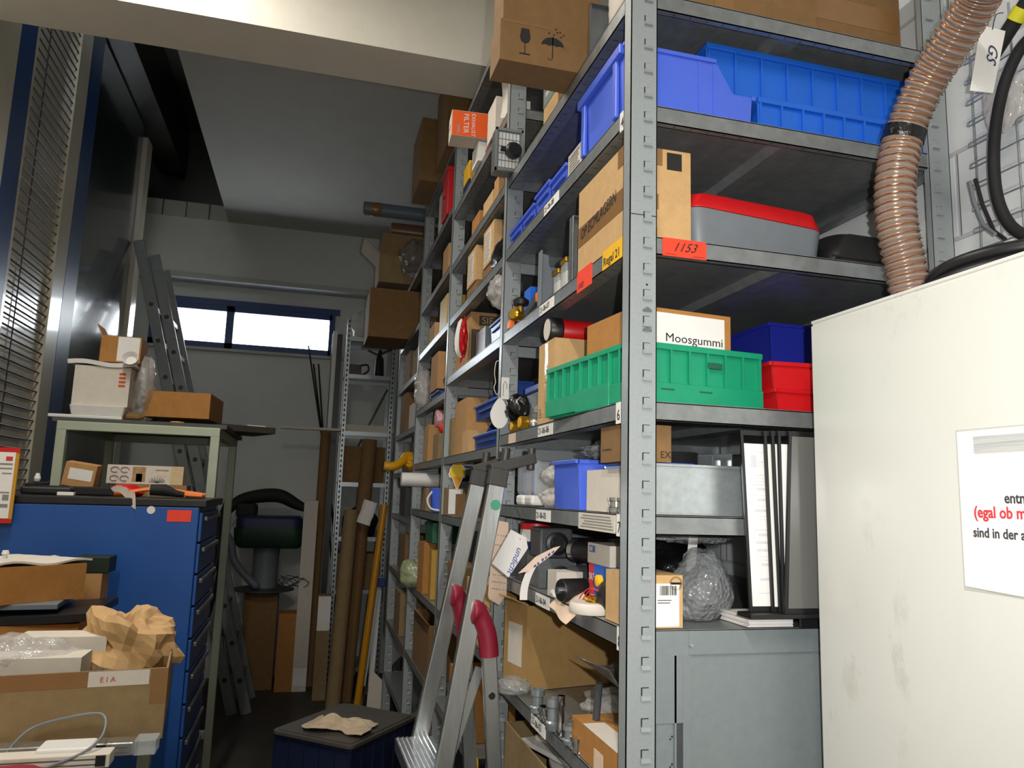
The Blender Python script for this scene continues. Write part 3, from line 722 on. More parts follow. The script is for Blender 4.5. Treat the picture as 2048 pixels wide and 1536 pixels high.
B().lathe([(0.022, 0), (0.027, 0.004), (0.027, 0.02), (0.02, 0.026)], 24, Matrix.Translation((0.012, -0.0245, 0.068)) @ Matrix.Rotation(PI/2, 4, 'X')).build('knob', BLACK, t, smooth=True)
B().cyl((0.012, -0.036, 0.068), (-0.030, -0.036, 0.070), 0.008, 12).build('lever', BLACK, t, smooth=True)
b = B().sheet(lambda u, v: (-0.03+0.055*u+0.012*math.sin(3*v), 0.0+0.02*math.sin(4*u+3*v), 0.155*(1-v)-0.02*u*v), 8, 12, 0.0006)
mesh1('paper_sheet', 'crumpled white paper strip hanging at the second upright, top level', 'paper', b, KRAFTW, loc=(0.02, 1.10, 2.905), smooth=True)
# ---- level with the blue bins
t = bin_('large blue bin at the front corner post, its ribbed back to the aisle', (0.155, 0.172, Z8), (0.300, 0.262, 0.150), PI, BLUE, cut=0.53)
b = B()
for s_, w0 in ((-0.10, 0.020), (0.09, 0.020)): b.box((0.1495, s_-w0/2, 0.0), (0.158, s_+w0/2, 0.128))
b.box((0.1495, -0.128, 0.128), (0.162, 0.128, 0.150)); b.build('back_ribs', BLUE, t, 0.002)
b = B()
for u in (0.055, 0.02): b.box((-u-0.0025, 0.131, 0.0), (-u+0.0025, 0.1335, 0.14))
b.build('side_ribs', BLUE, t)
crate('low blue crate with fine ribs in front on the blue-bin level, right end', (0.535, 0.150, Z8), (0.440, 0.230, 0.082), 0, BLUE2, ribs=9, base=0.12)
crate('tall blue crate stacked on the low blue crate, reaching into the corner bin', (0.478, 0.165, Z8+0.086), (0.540, 0.200, 0.122), 0, BLUE2, ribs=9, base=0.1)
box3('small white printed carton between the corner bin and the smaller blue bins', 0.010, 0.14, 0.312, 0.408, Z8, 0.062, m=KRAFTW, seam=False, prints=[(lines(B(), (0.13, 0.096, 0.062), 'L', 0.1, 0.1, 0.9, 0.9, 7, 0.35, 3), INKG)])
for i, (y0, L) in enumerate(((0.418, 'small blue bin next to the white printed carton'), (0.558, 'small blue bin, second from the white printed carton'), (0.700, 'small blue bin, third from the white printed carton'), (0.842, 'small blue bin by the second upright'))):
    bin_(L, (0.115, y0+0.066, Z8), (0.21, 0.130, 0.085), 0, BLUE, group='small blue bins on the blue-bin level', cut=0.6 if i != 1 else 0.75)
# ---- level with the red and yellow labels
d = (0.147, 0.276, 0.208)
g = B(); ftext(g, d, 'L', 'OP ECMLAGERN', 0.07, 0.40, 0.036, 0.25, rot=0.08, lift=0.0018, xs=0.8)
q = B(); lines(q, d, 'F', 0.62, 0.80, 0.80, 0.96, 7, 0.4, 5)
t = box3('tan carton with handwriting on its brown tape, behind the corner post', 0.010, 0.157, 0.046, 0.322, Z7, 0.208, m=CARD2,
     labels=[('L', 0.002, 0.33, 0.998, 0.56, TAPE, 'packing_tape'), ('F', 0.30, 0.82, 0.56, 0.998, TAPE, 'packing_tape'), ('F', 0.30, 0.36, 0.50, 0.52, TAPE, 'packing_tape'), ('F', 0.30, 0.02, 0.48, 0.17, TAPE, 'packing_tape'), ('L', 0.86, 0.80, 0.998, 0.998, TAPE, 'packing_tape'), ('F', 0.33, 0.53, 0.46, 0.70, PAPER, 'paper_label'), ('F', 0.33, 0.20, 0.46, 0.26, PAPER, 'paper_label'), ('F', 0.63, 0.79, 0.86, 0.97, INK, 'black_label')], prints=[(g, INK)])
b = B(); lines(b, d, 'F', 0.66, 0.81, 0.84, 0.93, 5, 0.3, 8, 0.2)
# moulded grey case with red lid
t = thing('tool_case', 'grey moulded case with a sloping red lid behind the 1153 sticker', 'tool case', (0.330, 0.20, Z7))
def rr(x0, x1, y0, y1, r, n=6):
    P = []
    for cx_, cy_, a0 in ((x1-r, y0+r, -PI/2), (x1-r, y1-r, 0), (x0+r, y1-r, PI/2), (x0+r, y0+r, PI)):
        for i in range(n+1):
            a = a0+PI/2*i/n; P.append((cx_+r*math.cos(a), cy_+r*math.sin(a)))
    return P
def loft(b, rings):
    k = len(rings[0]); vs = [p for R in rings for p in R]; fs = [tuple(range(k))[::-1], tuple((len(rings)-1)*k+i for i in range(k))]
    for j in range(len(rings)-1):
        for i in range(k): fs.append((j*k+i, j*k+(i+1) % k, (j+1)*k+(i+1) % k, (j+1)*k+i))
    return b.add(vs, fs)
def zt(x, a, c): return a+(c-a)*(x+0.17)/0.34
R0 = [(x, y, 0.0) for x, y in rr(-0.150, 0.155, -0.125, 0.125, 0.03)]
R1 = [(x, y, 0.012) for x, y in rr(-0.158, 0.160, -0.132, 0.132, 0.035)]
R2 = [(x, y, zt(x, 0.103, 0.083)) for x, y in rr(-0.170, 0.170, -0.140, 0.140, 0.04)]
loft(B(), [R0, R1, R2]).build('case_base', GREYP, t, 0.002, True)
R3 = [(x, y, zt(x, 0.104, 0.084)) for x, y in rr(-0.1705, 0.1705, -0.1405, 0.1405, 0.04)]
R4 = [(x, y, zt(x, 0.137, 0.120)) for x, y in rr(-0.155, 0.160, -0.130, 0.130, 0.035)]
R5 = [(x, y, zt(x, 0.145, 0.128)) for x, y in rr(-0.140, 0.145, -0.118, 0.118, 0.03)]
loft(B(), [R3, R4, R5]).build('case_lid', RED, t, 0.002, True)
# black rounded case
t = thing('hood', 'black rounded plastic hood behind the spiral hose, next to the grey and red case', 'hood', (0.625, 0.22, Z7))
loft(B(), [[(x, y, 0) for x, y in rr(-0.115, 0.12, -0.16, 0.16, 0.03)], [(x, y, 0.035) for x, y in rr(-0.118, 0.122, -0.162, 0.162, 0.035)], [(x, y, 0.078+0.02*(1-(x/0.12)**2)) for x, y in rr(-0.10, 0.105, -0.14, 0.14, 0.05)], [(x, y, 0.10+0.015*(1-(x/0.12)**2)) for x, y in rr(-0.06, 0.06, -0.09, 0.09, 0.04)]]).build('hood_shell', BLACK, t, smooth=True)
B().box((-0.117, -0.1635, 0.028), (0.122, -0.160, 0.033)).build('seam', BLACKM, t)
mesh1('metal_plate', 'grey steel plate standing upright left of the tan carton', 'metal plate', B().box((0, 0, 0), (0.15, 0.006, 0.165)).box((0, -0.02, 0), (0.003, 0, 0.165)).box((0, -0.02, 0.162), (0.15, 0, 0.165)), GREYS, loc=(0.006, 0.372, Z7), bevel=0.001)
for i, (y_, h_, L) in enumerate(((0.455, 0.075, 'square glass jar by the upright steel plate'), (0.515, 0.062, 'smaller square glass jar left of its twin'))):
    t = thing('glass_jar', L, 'jar', (0.04, y_, Z7), group=None)
    B().box((-0.022, -0.022, 0), (0.022, 0.022, h_)).build('jar_body', CLEARH, t, 0.006); B().box((-0.024, -0.024, h_), (0.024, 0.024, h_+0.012)).build('lid', BRASS, t, 0.003)
    B().box((-0.019, -0.019, 0.003), (0.019, 0.019, h_*0.7)).build('contents', KRAFTW, t, 0.004)
mesh1('bracket', 'grey metal bracket with a folded notch, standing above the 21-06-07 label', 'bracket', B().prism([(0, 0), (0.15, 0), (0.15, 0.095), (0.045, 0.095), (0.03, 0.13), (0.03, 0.155), (0, 0.16)], 0, 0.004, 'y').box((0, -0.025, 0), (0.004, 0, 0.16)), GREYP, loc=(0.008, 0.64, Z7), bevel=0.001)
box3('small bright blue box by the second upright, behind the valves', 0.05, 0.13, 0.86, 0.93, Z7, 0.125, m=BLUE2, seam=False, labels=[('F', 0.1, 0.72, 0.8, 0.74, BLUE, 'edge_line')])
def valve(label, loc, m1, m2, s=1.0, rz=0.0, name='valve'):
    t = thing(name, label, 'valve', loc, rz)
    B().lathe([(0.010*s, 0), (0.013*s, 0.003*s), (0.013*s, 0.010*s), (0.009*s, 0.013*s), (0.009*s, 0.03*s), (0.013*s, 0.033*s), (0.013*s, 0.045*s)], 12, Matrix.Translation((-0.022*s, 0, 0.014*s)) @ Matrix.Rotation(PI/2, 4, 'Y')).build('body', m1, t, smooth=True)
    B().cyl((0, 0, 0.014*s), (0, 0, 0.034*s), 0.006*s, 10).build('stem', m1, t, smooth=True)
    B().lathe([(0.004*s, 0), (0.016*s, 0.003*s), (0.017*s, 0.012*s), (0.010*s, 0.018*s)], 14, Matrix.Translation((0, 0, 0.033*s))).build('handle', m2, t, smooth=True)
    return t
valve('brass valve with a black knob in front of the small blue box', (0.012, 0.83, Z7), BRASS, BLACK, 1.5, 0.5)
t = thing('clamp', 'orange clamp with black jaw on the lip by the second upright', 'clamp', (0.028, 0.935, Z7))
B().box((-0.026, -0.02, 0), (0.02, 0.02, 0.03)).build('body', ORANGEP, t, 0.004); B().box((-0.012, -0.024, 0.012), (0.03, -0.019, 0.024)).build('jaw', BLACK, t, 0.001); B().bar((0.0, 0, 0.03), (0.04, 0.01, 0.07), 0.014, 0.012).build('arm', GREYD, t, 0.002)
t = thing('clamp', 'dark grip with an orange tip leaning on the notched bracket', 'clamp', (0.030, 0.735, Z7))
B().bar((-0.01, 0.05, 0.012), (0.0, -0.03, 0.045), 0.022, 0.024).build('grip', GREYD, t, 0.003); B().bar((0.0, -0.03, 0.045), (0.004, -0.052, 0.050), 0.022, 0.028).build('tip', ORANGEP, t, 0.003)
# ---- level with the green crate
t = crate('green ribbed crate at the front corner, holding the Moosgummi carton', (0.158, 0.262, Z6), (0.316, 0.420, 0.124), 0.10, GREEN, ribs=8, base=0.36)
B().box((-0.1595, -0.12, 0.0), (-0.153, 0.04, 0.05)).build('lower_panel', GREEN, t, 0.002)
for a_, c_ in (((0.02, -0.2115, 0.082), (0.055, -0.205, 0.094)), ((0.0, -0.2112, 0.030), (0.03, -0.209, 0.033)), ((-0.09, -0.2112, 0.030), (-0.06, -0.209, 0.033))): B().box(a_, c_).build('label_clip', GREEND, t)
d = (0.226, 0.225, 0.198)
xm = (Xat(1312, 0.062, 1.95)-0.022)/0.226
g = B(); ftext(g, d, 'F', 'Moosgummi', xm, (Zat(678, 0.08, 0.062)-Z6-0.0045)/0.198, 0.0255, lift=0.0012, xs=1.12)
box3('brown carton with a white sheet reading Moosgummi, standing in the green crate', 0.034, 0.260, 0.074, 0.299, Z6+0.0045, 0.198, rz=0.10, m=CARDO, labels=[('F', 0.06, 0.02, 0.93, 0.955, PAPER, 'paper_sheet')], prints=[(g, INK)])
mesh1('white_jar', 'white round jar peeking out behind the Moosgummi carton', 'jar', B().lathe([(0.028, 0), (0.03, 0.004), (0.03, 0.14), (0.022, 0.155), (0.022, 0.165)], 20), WHITEP, loc=(0.266, 0.375, Z6+0.0055), smooth=True)
for i, (z_, L) in enumerate(((0, 'lower red bin of two stacked beside the green crate'), (0.052, 'upper red bin of two stacked beside the green crate'))):
    bin_(L, (0.425+0.003*i, 0.135, Z6+z_), (0.145, 0.17, 0.050 if i == 0 else 0.055), PI-0.1*i, RED, cut=0.4)
bl = Xat(1480, 0.50, 1.97)
t = bin_('royal blue bin holding paper packets behind the red bins', (bl+0.15, 0.50, Z6), (0.29, 0.26, Zat(650, bl, 0.40)-Z6), PI, BLUED, cut=0.55)
for i in range(3):
    mesh1('paper_packet', ['white paper packet at the front of the royal blue bin', 'ribbed white paper packet in the middle of the royal blue bin', 'white paper packet at the back of the royal blue bin'][i], 'packet', B().box((-0.045, -0.008, 0), (0.045, 0.008, 0.135+0.008*i)), KRAFTW, loc=(bl+0.20+0.004*i, 0.44+0.05*i, Z6+0.008), rot=(0, 0.05, 0.1*i))
d = (0.15, 0.135, 0.215)
g = B(); lines(g, d, 'L', 0.08, 0.08, 0.3, 0.2, 4, 0.3, 2)
box3('tall tan carton with shiny clear tape left of the green crate', 0.010, 0.160, 0.484, 0.619, Z6, 0.215, m=CARD2, labels=[('L', 0.42, 0.50, 0.60, 0.99, CTAPE, 'clear_tape'), ('L', 0.42, 0.25, 0.56, 0.49, CTAPE, 'clear_tape')], prints=[(g, INKG)])
t = thing('tin_can', 'black and red can lying on top of the tall tan carton', 'can', (0.095, 0.552, Z6+0.2155))
RX = Matrix.Rotation(PI/2, 4, 'Y'); z0 = 0.0335
B().lathe([(0.030, 0), (0.033, 0.004), (0.033, 0.034), (0.029, 0.038)], 22, Matrix.Translation((-0.085, 0, z0)) @ RX).build('can_lid', BLACK, t, smooth=True)
B().lathe([(0.030, 0), (0.031, 0.002), (0.031, 0.085), (0.029, 0.087)], 22, Matrix.Translation((-0.047, 0, z0)) @ RX).build('can_body', RED, t, smooth=True)
B().lathe([(0.028, 0), (0.028, 0.001)], 22, Matrix.Translation((-0.0862, 0, z0)) @ RX).build('can_base', KRAFTW, t)
t = thing('clear_box', 'clear plastic box with a blue lid at the back of the green-crate level', 'box', (0.12, 0.80, Z6))
B().box((-0.07, -0.075, 0), (0.07, 0.075, 0.115)).build('box_body', CLEARH, t, 0.006); B().box((-0.074, -0.079, 0.115), (0.074, 0.079, 0.135)).build('box_lid', BLUEN, t, 0.004)
B().box((-0.06, -0.065, 0.004), (0.06, 0.065, 0.07)).build('contents', GREYP, t, 0.01)
mesh1('rag', 'red crumpled rag beside the clear box with blue lid', 'rag', B().blob((0, 0, 0.05), (0.035, 0.03, 0.06), 0.3, 2, 9, 18, 12, 0), RED, loc=(0.12, 0.685, Z6))
bag('black_bag', 'crumpled black bag in front of the clear box with blue lid', (0.022, 0.865, Z6+0.03), (0.035, 0.05, 0.045), BLACKB, 3, 0.35, cat='bag', flat=False)
for i, (y_, L, s) in enumerate(((0.865, 'brass union nut fitting under the black bag', 1.0), (0.775, 'larger brass union nut fitting beside the 21-06-06 label', 1.25))):
    t = thing('brass_fitting', L, 'pipe fitting', (0.028, y_, Z6))
    hx = [(0.017*s*math.cos(a), 0.017*s*math.sin(a)) for a in [PI/3*k for k in range(6)]]
    M_ = Matrix.Translation((-0.024, 0, 0.0165*s)) @ Matrix.Rotation(PI/2, 4, 'Y') @ Matrix.Rotation(PI/6, 4, 'Z')
    B().at(M_).prism(hx, 0, 0.018*s).at(Matrix.Identity(4)).build('hex_nut', BRASS, t, 0.001); B().at(M_).lathe([(0.0125*s, 0.018*s), (0.0125*s, 0.03*s), (0.015*s, 0.032*s), (0.015*s, 0.042*s), (0.010*s, 0.044*s)], 16).build('sleeve', BRASS, t, smooth=True)
    B().at(M_).lathe([(0.0115*s, -0.003), (0.0115*s, 0.0)], 14).build('cap', YELP, t, smooth=True)
for i in range(4):
    valve(['chrome fitting left of the tall tan carton', 'chrome fitting, second left of the tall tan carton', 'chrome fitting lying further from the tall tan carton', 'chrome fitting next to the black bag'][i], (0.05+0.03*(i % 2), 0.64+0.045*i, Z6+(0.0 if i != 2 else 0.0)), GALV, GALV, 1.3, i*0.9, 'pipe_fitting')
t = thing('oval_tag', 'white oval tag hanging at the second upright above the brass fittings', 'tag', (-0.012, 0.955, 1.885))
B().add([(0.0, 0, 0), (0, 0, 0)], []).prism([(0.030*math.cos(a)*(1 if math.sin(a) < 0 else 1-0.45*math.sin(a)), -0.035+0.048*math.sin(a)) for a in [2*PI*k/24 for k in range(24)]], -0.0005, 0.0005, 'y').build('tag_plate', PAPER, t)
B().tube([(0, -0.001, 0.01), (0.004, -0.002, 0.02), (0.012, -0.001, 0.028)], 0.0008, 6).build('string', KRAFTW, t)
t = thing('hook_tag', 'white hang tag with a printed hook shape on the second upright', 'tag', (0.012, 0.994, 1.94))
multi('tag_plate', [(B().box((-0.012, -0.001, -0.04), (0.014, 0, 0.03)), PAPER), (B().tube([(-0.005, -0.0015, -0.03), (-0.005, -0.0015, 0.008), (0.0, -0.0015, 0.018), (0.006, -0.0015, 0.008), (0.006, -0.0015, -0.008)], 0.0012, 6), INKG)], t)
mesh1('wire_loop', 'thin beige wire loop hanging on the second upright', 'wire', B().tube(spline([(0.0, 0, 0.05), (-0.012, 0, 0.045), (-0.016, 0, 0.01), (-0.012, 0, -0.02), (-0.016, 0, -0.04), (-0.006, 0, -0.06), (0.002, 0, -0.05)]), 0.0014, 6), KRAFTW, loc=(-0.003, 1.01, 1.975))
# ---- level with the sheet metal tray
t = thing('metal_tray', 'galvanised sheet metal tray right of the corner post', 'tray', (0.176, 0.155, Z5))
shell(B(), (0.222, 0.23, 0.098), 0.0015).build('tray_body', GALV, t)
B().box((-0.113, -0.119, 0.093), (0.113, -0.115, 0.099)).box((-0.113, 0.115, 0.093), (0.113, 0.119, 0.099)).box((-0.113, -0.118, 0.0), (0.113, -0.1155, 0.004)).build('rolled_edge', GALV, t, 0.001)
d = (0.036, 0.22, 0.088)
box3('off-white carton sleeve beside the corner post', 0.026, 0.062, 0.062, 0.282, Z5, 0.088, m=KRAFTW, seam=False)
d = (0.095, 0.13, 0.072)
g = B(); ftext(g, d, 'F', 'EX', 0.75, 0.12, 0.019); ftext(g, d, 'L', '~~~~~~~~', 0.10, 0.34, 0.010)
box3('brown carton lettered EX on top of the off-white sleeve', 0.012, 0.107, 0.036, 0.166, Z5+0.0885 + 0.012, 0.072, m=CARD3, prints=[(g, INK)]) 
bin_('blue bin on the tray level, left of the off-white sleeve', (0.115, 0.385, Z5), (0.21, 0.165, 0.112), PI, BLUE, cut=0.6)
for i, y_ in enumerate((0.050, 0.088)):
    t = thing('ring_fitting', ['chrome ring fitting on the lip beside the corner post', 'chrome ring fitting left of its twin near the corner post'][i], 'pipe fitting', (0.0145, y_, Z5))
    B().lathe([(0.0135, 0), (0.0155, 0.002), (0.0155, 0.010), (0.013, 0.012), (0.013, 0.022), (0.0155, 0.024), (0.0155, 0.030), (0.012, 0.031), (0.012, 0.004), (0.0135, 0)], 20).build('ring', CHROME, t, smooth=True)
bag('bubble_wrap_sheet', 'crumpled bubble wrap lying over the blue bin on the tray level', (0.15, 0.37, Z5+0.114), (0.10, 0.085, 0.028), BUBBLE, 5, 0.45, 2.5, cat='bubble wrap')
for i, (y_, z_, r, L) in enumerate(((0.545, 0.056, (0.055, 0.062, 0.030), 'clear bag of pale valves, on top of its pair'), (0.55, 0, (0.055, 0.065, 0.031), 'clear bag of small parts under the bag of valves'))):
    bag('parts_bag', L, (0.06, y_, Z5+z_), r, CLEAR, 11+i, 0.3, 2.0)
    t = thing('valve_block', ['pale valve block with dark marks inside the upper clear bag', 'tan valve block inside the lower clear bag'][i], 'valve', (0.06, y_, Z5+z_+0.014))
    B().box((-0.03, -0.035, 0), (0.03, 0.035, 0.020)).build('body', [WHITEP, PINKP][i], t, 0.006); B().cyl((-0.02, -0.02, 0.02), (-0.02, -0.02, 0.028), 0.008).build('port', BLACK, t)
for i, (y_, L) in enumerate(((0.70, 'clear canister with white cap lying nearest the bags of valves'), (0.79, 'clear canister with white cap further from the bags of valves'))):
    t = thing('canister', L, 'canister', (0.06, y_, Z5))
    B().box((-0.045, -0.038, 0.03), (0.06, 0.038, 0.125)).build('body', CLEARH, t, 0.01); B().box((-0.048, -0.034, 0.002), (0.055, 0.034, 0.030)).build('cap', WHITEP, t, 0.008)
    B().box((-0.036, -0.003, 0.03), (-0.030, 0.003, 0.122)).build('blue_edge', BLUEN, t)
t = thing('cable_coil', 'coil of dark cable on top of the metal tray', 'cable', (0.17, 0.16, Z5+0.0995))
b = B()
for i in range(4): b.tube([(0.05*math.cos(a), 0.06*math.sin(a), 0.006+0.0062*i) for a in [2*PI*k/28 for k in range(28)]], 0.004, 6, True)
b.build('coil', BLACKM, t, smooth=True); B().box((-0.11, -0.10, 0.0), (0.0, 0.09, 0.002)).build('blue_sheet', BLUE2, t)
mesh1('metal_bracket', 'silver channel bracket lying on the metal tray beside the cable coil', 'bracket', B().box((-0.030, -0.05, 0), (0.030, 0.05, 0.003)).box((-0.030, -0.05, 0.003), (-0.027, 0.05, 0.022)).box((0.027, -0.05, 0.003), (0.030, 0.05, 0.030)).box((-0.018, -0.03, 0.003), (0.016, 0.02, 0.016)), GALV, loc=(0.244, 0.15, Z5+0.0995), rz=0.3, bevel=0.001)
# ---- level with the plan panels
t = thing('display_panel_stand', 'fan of black-framed plan panels standing at the rack end by the cabinet', 'display panels', (0.30, -0.004, 1.388))
B().box((-0.075, -0.044, 0.0), (0.14, 0.004, 0.008)).box((0.06, 0.0, -0.026), (0.13, 0.0055, 0.0)).build('base_bar', BLACK, t, 0.001)
fr = mat('panel_frame_black', '#141516', 0.35, 0, 0.1, 20)
pm = film('panel_smoke_cover', '#6a6a66', 0.25, 0.2, 4, 0.05)
rr_ = random.Random(4)
for i, (pt, pb, yy) in enumerate(((1478, 1497, -0.006), (1525, 1541, -0.0135), (1540, 1556, -0.021), (1553, 1563, -0.0285), (1575, 1567, -0.036))):
    xt = Xat(pt, yy-0.004, 1.73)-0.30; xb = Xat(pb, yy-0.004, 1.405)-0.30
    Mx = Matrix.Translation((0, yy+0.004, 0.0)); h = 0.342; wd = 0.118 if i < 4 else 0.125
    def pp(u, v): return (xb+(xt-xb)*v+u*wd, v)
    def quad(b, u0, v0, u1, v1, ya, yb):
        P_ = [pp(u0, v0), pp(u1, v0), pp(u1, v1), pp(u0, v1)]
        return b.hull8([(p[0], ya, 0.008+p[1]*h) for p in P_]+[(p[0], yb, 0.008+p[1]*h) for p in P_])
    b = B(); quad(b, 0, 0, 0.05, 1, yy, yy-0.006); quad(b, 0.05, 0.97, 1, 1, yy, yy-0.006); quad(b, 0.05, 0, 1, 0.03, yy, yy-0.006); quad(b, 0.96, 0, 1, 1, yy, yy-0.006)
    f_ = b.build('panel_frame', fr, t, 0.0008)
    b = B(); quad(b, 0.05, 0.03, 0.95, 0.925, yy-0.002, yy-0.0042)
    q = B()
    if i == 0:
        v = 0.88
        while v > 0.06:
            hh = rr_.choice((0.006, 0.010, 0.03)); quad(q, 0.16+0.1*rr_.random(), v-hh*0.5, 0.40, v, yy-0.0042, yy-0.0044); v -= hh+rr_.choice((0.008, 0.012, 0.05))
        quad(q, 0.17, 0.79, 0.27, 0.86, yy-0.0042, yy-0.0045)
    multi('plan_sheet', [(b, PAPER if i < 4 else GREYS), (q, mat('pale_print', '#cbcbd0', 0.8, 0, 0))], f_)
    if i == 4:
        b = B(); quad(b, 0.05, 0.03, 0.95, 0.97, yy-0.0045, yy-0.0055); b.build('smoked_cover', pm, f_)
d = (0.108, 0.115, 0.096)
g = barcode(B(), d, 'F', 0.56, 0.62, 0.88, 0.80); lines(g, d, 'F', 0.52, 0.45, 0.8, 0.55, 2, 0.3, 3)
o_, ux_, uy_, w_, h_ = face(d, 'F')
for r_ in (0.0125, 0.0105):
    g.tube([o_+ux_*(0.094+r_*math.cos(a))+uy_*(0.081+r_*math.sin(a))+Vector((0, -0.0006, 0)) for a in [2*PI*k/24 for k in range(24)]], 0.0004, 4, True)
g.box((-0.054+0.083, -0.0583, 0.079), (-0.054+0.105, -0.0578, 0.083))
g2 = lines(B(), d, 'L', 0.66, 0.10, 0.9, 0.25, 3, 0.3, 6)
box3('tan carton with barcode label and round stamp beside the corner post', 0.0125, 0.1205, 0.016, 0.131, Z4, 0.096, m=CARD2, labels=[('F', 0.2, 0.03, 0.93, 0.84, PAPER), ('L', 0.62, 0.05, 0.995, 0.62, PAPER)], prints=[(g, INK), (g2, INKG)])
def bubbly(th, ph):
    d_ = Vector((math.cos(th)*math.sin(ph), math.sin(th)*math.sin(ph), math.cos(ph)))
    k = 1+0.16*mnoise.noise(d_*1.4+Vector((3, 1, 7)))-0.16*abs(mnoise.noise(d_*2.4+Vector((9, 2, 4))))+0.05*mnoise.noise(d_*7)
    zz = 0.5+0.5*d_.z
    return (0.070*k*d_.x*(1.12-0.38*zz)+0.012*zz, 0.070*k*d_.y*(1.1-0.3*zz), max(0.0005, 0.064+0.076*k*d_.z))
mm_, nn_ = 26, 40; vs_ = [bubbly(2*PI*i/nn_, PI*(0.004+0.992*j/mm_)) for j in range(mm_+1) for i in range(nn_)]
fs_ = [(j*nn_+i, (j+1)*nn_+i, (j+1)*nn_+(i+1) % nn_, j*nn_+(i+1) % nn_) for j in range(mm_) for i in range(nn_)]+[tuple(range(nn_)), tuple(mm_*nn_+i for i in range(nn_))]
mesh1('bubble_wrap_bag', 'clear bubble wrap parcel standing right of the barcode carton', 'bubble wrap', B().add(vs_, fs_), BUBBLE, None, (0.212, 0.125, Z4), smooth=True)
mesh1('machine_part', 'dark machine part wrapped inside the bubble wrap parcel', 'machine part', B().blob((0, 0, 0.055), (0.034, 0.040, 0.045), 0.2, 2, 5, 18, 12, 0), GREYD, loc=(0.212, 0.125, Z4+0.001))
bag('black_bag', 'black film bag slumped behind the barcode carton', (0.265, 0.34, Z4), (0.095, 0.085, 0.080), BLACKB, 31, 0.3, 1.8, cat='bag')
bag('bubble_wrap_sheet', 'grey bubble wrap folded on top of the black bag', (0.24, 0.215, Z4+0.145), (0.11, 0.06, 0.018), BUBBLE, 33, 0.5, 2.2, cat='bubble wrap', flat=False)
mesh1('white_slip', 'small white slip poking up behind the bubble wrap parcel', 'paper', B().box((-0.01, 0, 0), (0.012, 0.001, 0.17)), PAPER, loc=(0.235, 0.215, Z4), rot=(0, 0.1, 0))
t = thing('paper_stack', 'stack of white papers lying under the plan panels', 'papers', (0.305, 0.062, Z4))
b = B()
for i in range(7): b.box((-0.05+0.002*(i % 3), -0.05-0.0015*(i % 2), i*0.0028), (0.05-0.002*(i % 2), 0.05, i*0.0028+0.0024))
b.build('sheets', PAPER, t)
mesh1('black_tray', 'black tray at the end of the panel level beside the cabinet', 'tray', shell(B(), (0.13, 0.14, 0.022), 0.003), BLACK, loc=(0.46, 0.085, Z4), bevel=0.001)
bag('clear_bag', 'small clear film scrap in the black tray', (0.45, 0.07, Z4+0.004), (0.045, 0.045, 0.014), CLEAR, 37, 0.4, 2.5)
# aisle side of the same level
def motor(label, loc, r, L, rz, m=BLACK, cap=GREYD, rot=None, name='small_motor'):
    t = thing(name, label, 'motor', loc, rz, None, rot); Rm = Matrix.Translation((-L/2, 0, r)) @ Matrix.Rotation(PI/2, 4, 'Y')
    B().lathe([(r*0.92, 0), (r, L*0.04), (r, L*0.74), (r*0.94, L*0.78)], 22, Rm).build('housing', m, t, smooth=True)
    B().lathe([(r*0.97, L*0.78), (r*0.97, L*0.95), (r*0.6, L)], 22, Rm).build('end_cap', cap, t, smooth=True)
    B().lathe([(r*0.30, -L*0.12), (r*0.30, 0.0)], 12, Rm).build('shaft', STEEL, t, smooth=True)
    return t
def smallbox(label, x0, x1, y0, y1, z, h, m, **k): return box3(label, x0, x1, y0, y1, z, h, m=m, seam=False, name='small_box', **k)
smallbox('grey box under the round-fronted valve, panel level', 0.02, 0.12, 0.60, 0.72, Z4, 0.075, GREYS)
t = thing('square_valve', 'dark square valve body with a round front on the grey box', 'valve', (0.065, 0.645, Z4+0.0755))
B().box((-0.045, -0.045, 0), (0.045, 0.045, 0.078)).build('housing', GREYD, t, 0.006)
B().lathe([(0.030, 0), (0.030, 0.010), (0.022, 0.012), (0.022, 0.004), (0.012, 0.004), (0.012, 0.014)], 22, Matrix.Translation((0.0, -0.045, 0.038)) @ Matrix.Rotation(PI/2, 4, 'X')).build('round_front', BLACK, t, smooth=True)
smallbox('dark grey box by the second upright, panel level', 0.02, 0.12, 0.76, 0.90, Z4, 0.085, GREYD)
t = thing('tin', 'white tin with red lid and blue base, left end of the panel level', 'tin', (0.070, 0.80, Z4+0.0855))
B().lathe([(0.044, 0), (0.046, 0.003), (0.046, 0.022)], 24).build('blue_base', mat('navy_print', '#1d2a55', 0.4, 0, 0), t, smooth=True); B().lathe([(0.0455, 0.0221), (0.0455, 0.055)], 24).build('white_band', WHITEP, t, smooth=True); B().lathe([(0.047, 0.0551), (0.047, 0.072), (0.043, 0.074)], 24).build('lid', RED, t, smooth=True)
motor('black motor lying in front of the square valve body', (0.055, 0.535, Z4), 0.030, 0.10, 1.2)
motor('dark grey motor behind the black one, left of the blue boxes', (0.11, 0.47, Z4+0.0), 0.036, 0.12, 0.4, GREYD, BLACK)
motor('black capped motor on top of the dark grey motor', (0.10, 0.47, Z4+0.074), 0.030, 0.10, 1.9, BLACK, STEEL)
motor('black motor with glossy end beside the white cube', (0.035, 0.36, Z4), 0.026, 0.085, 0.2)
smallbox('plain white cube box on the lip of the panel level', 0.004, 0.070, 0.415, 0.480, Z4, 0.060, KRAFTW)
smallbox('grey box with pale lid in the middle of the panel level', 0.13, 0.24, 0.55, 0.66, Z4, 0.11, GREYS)
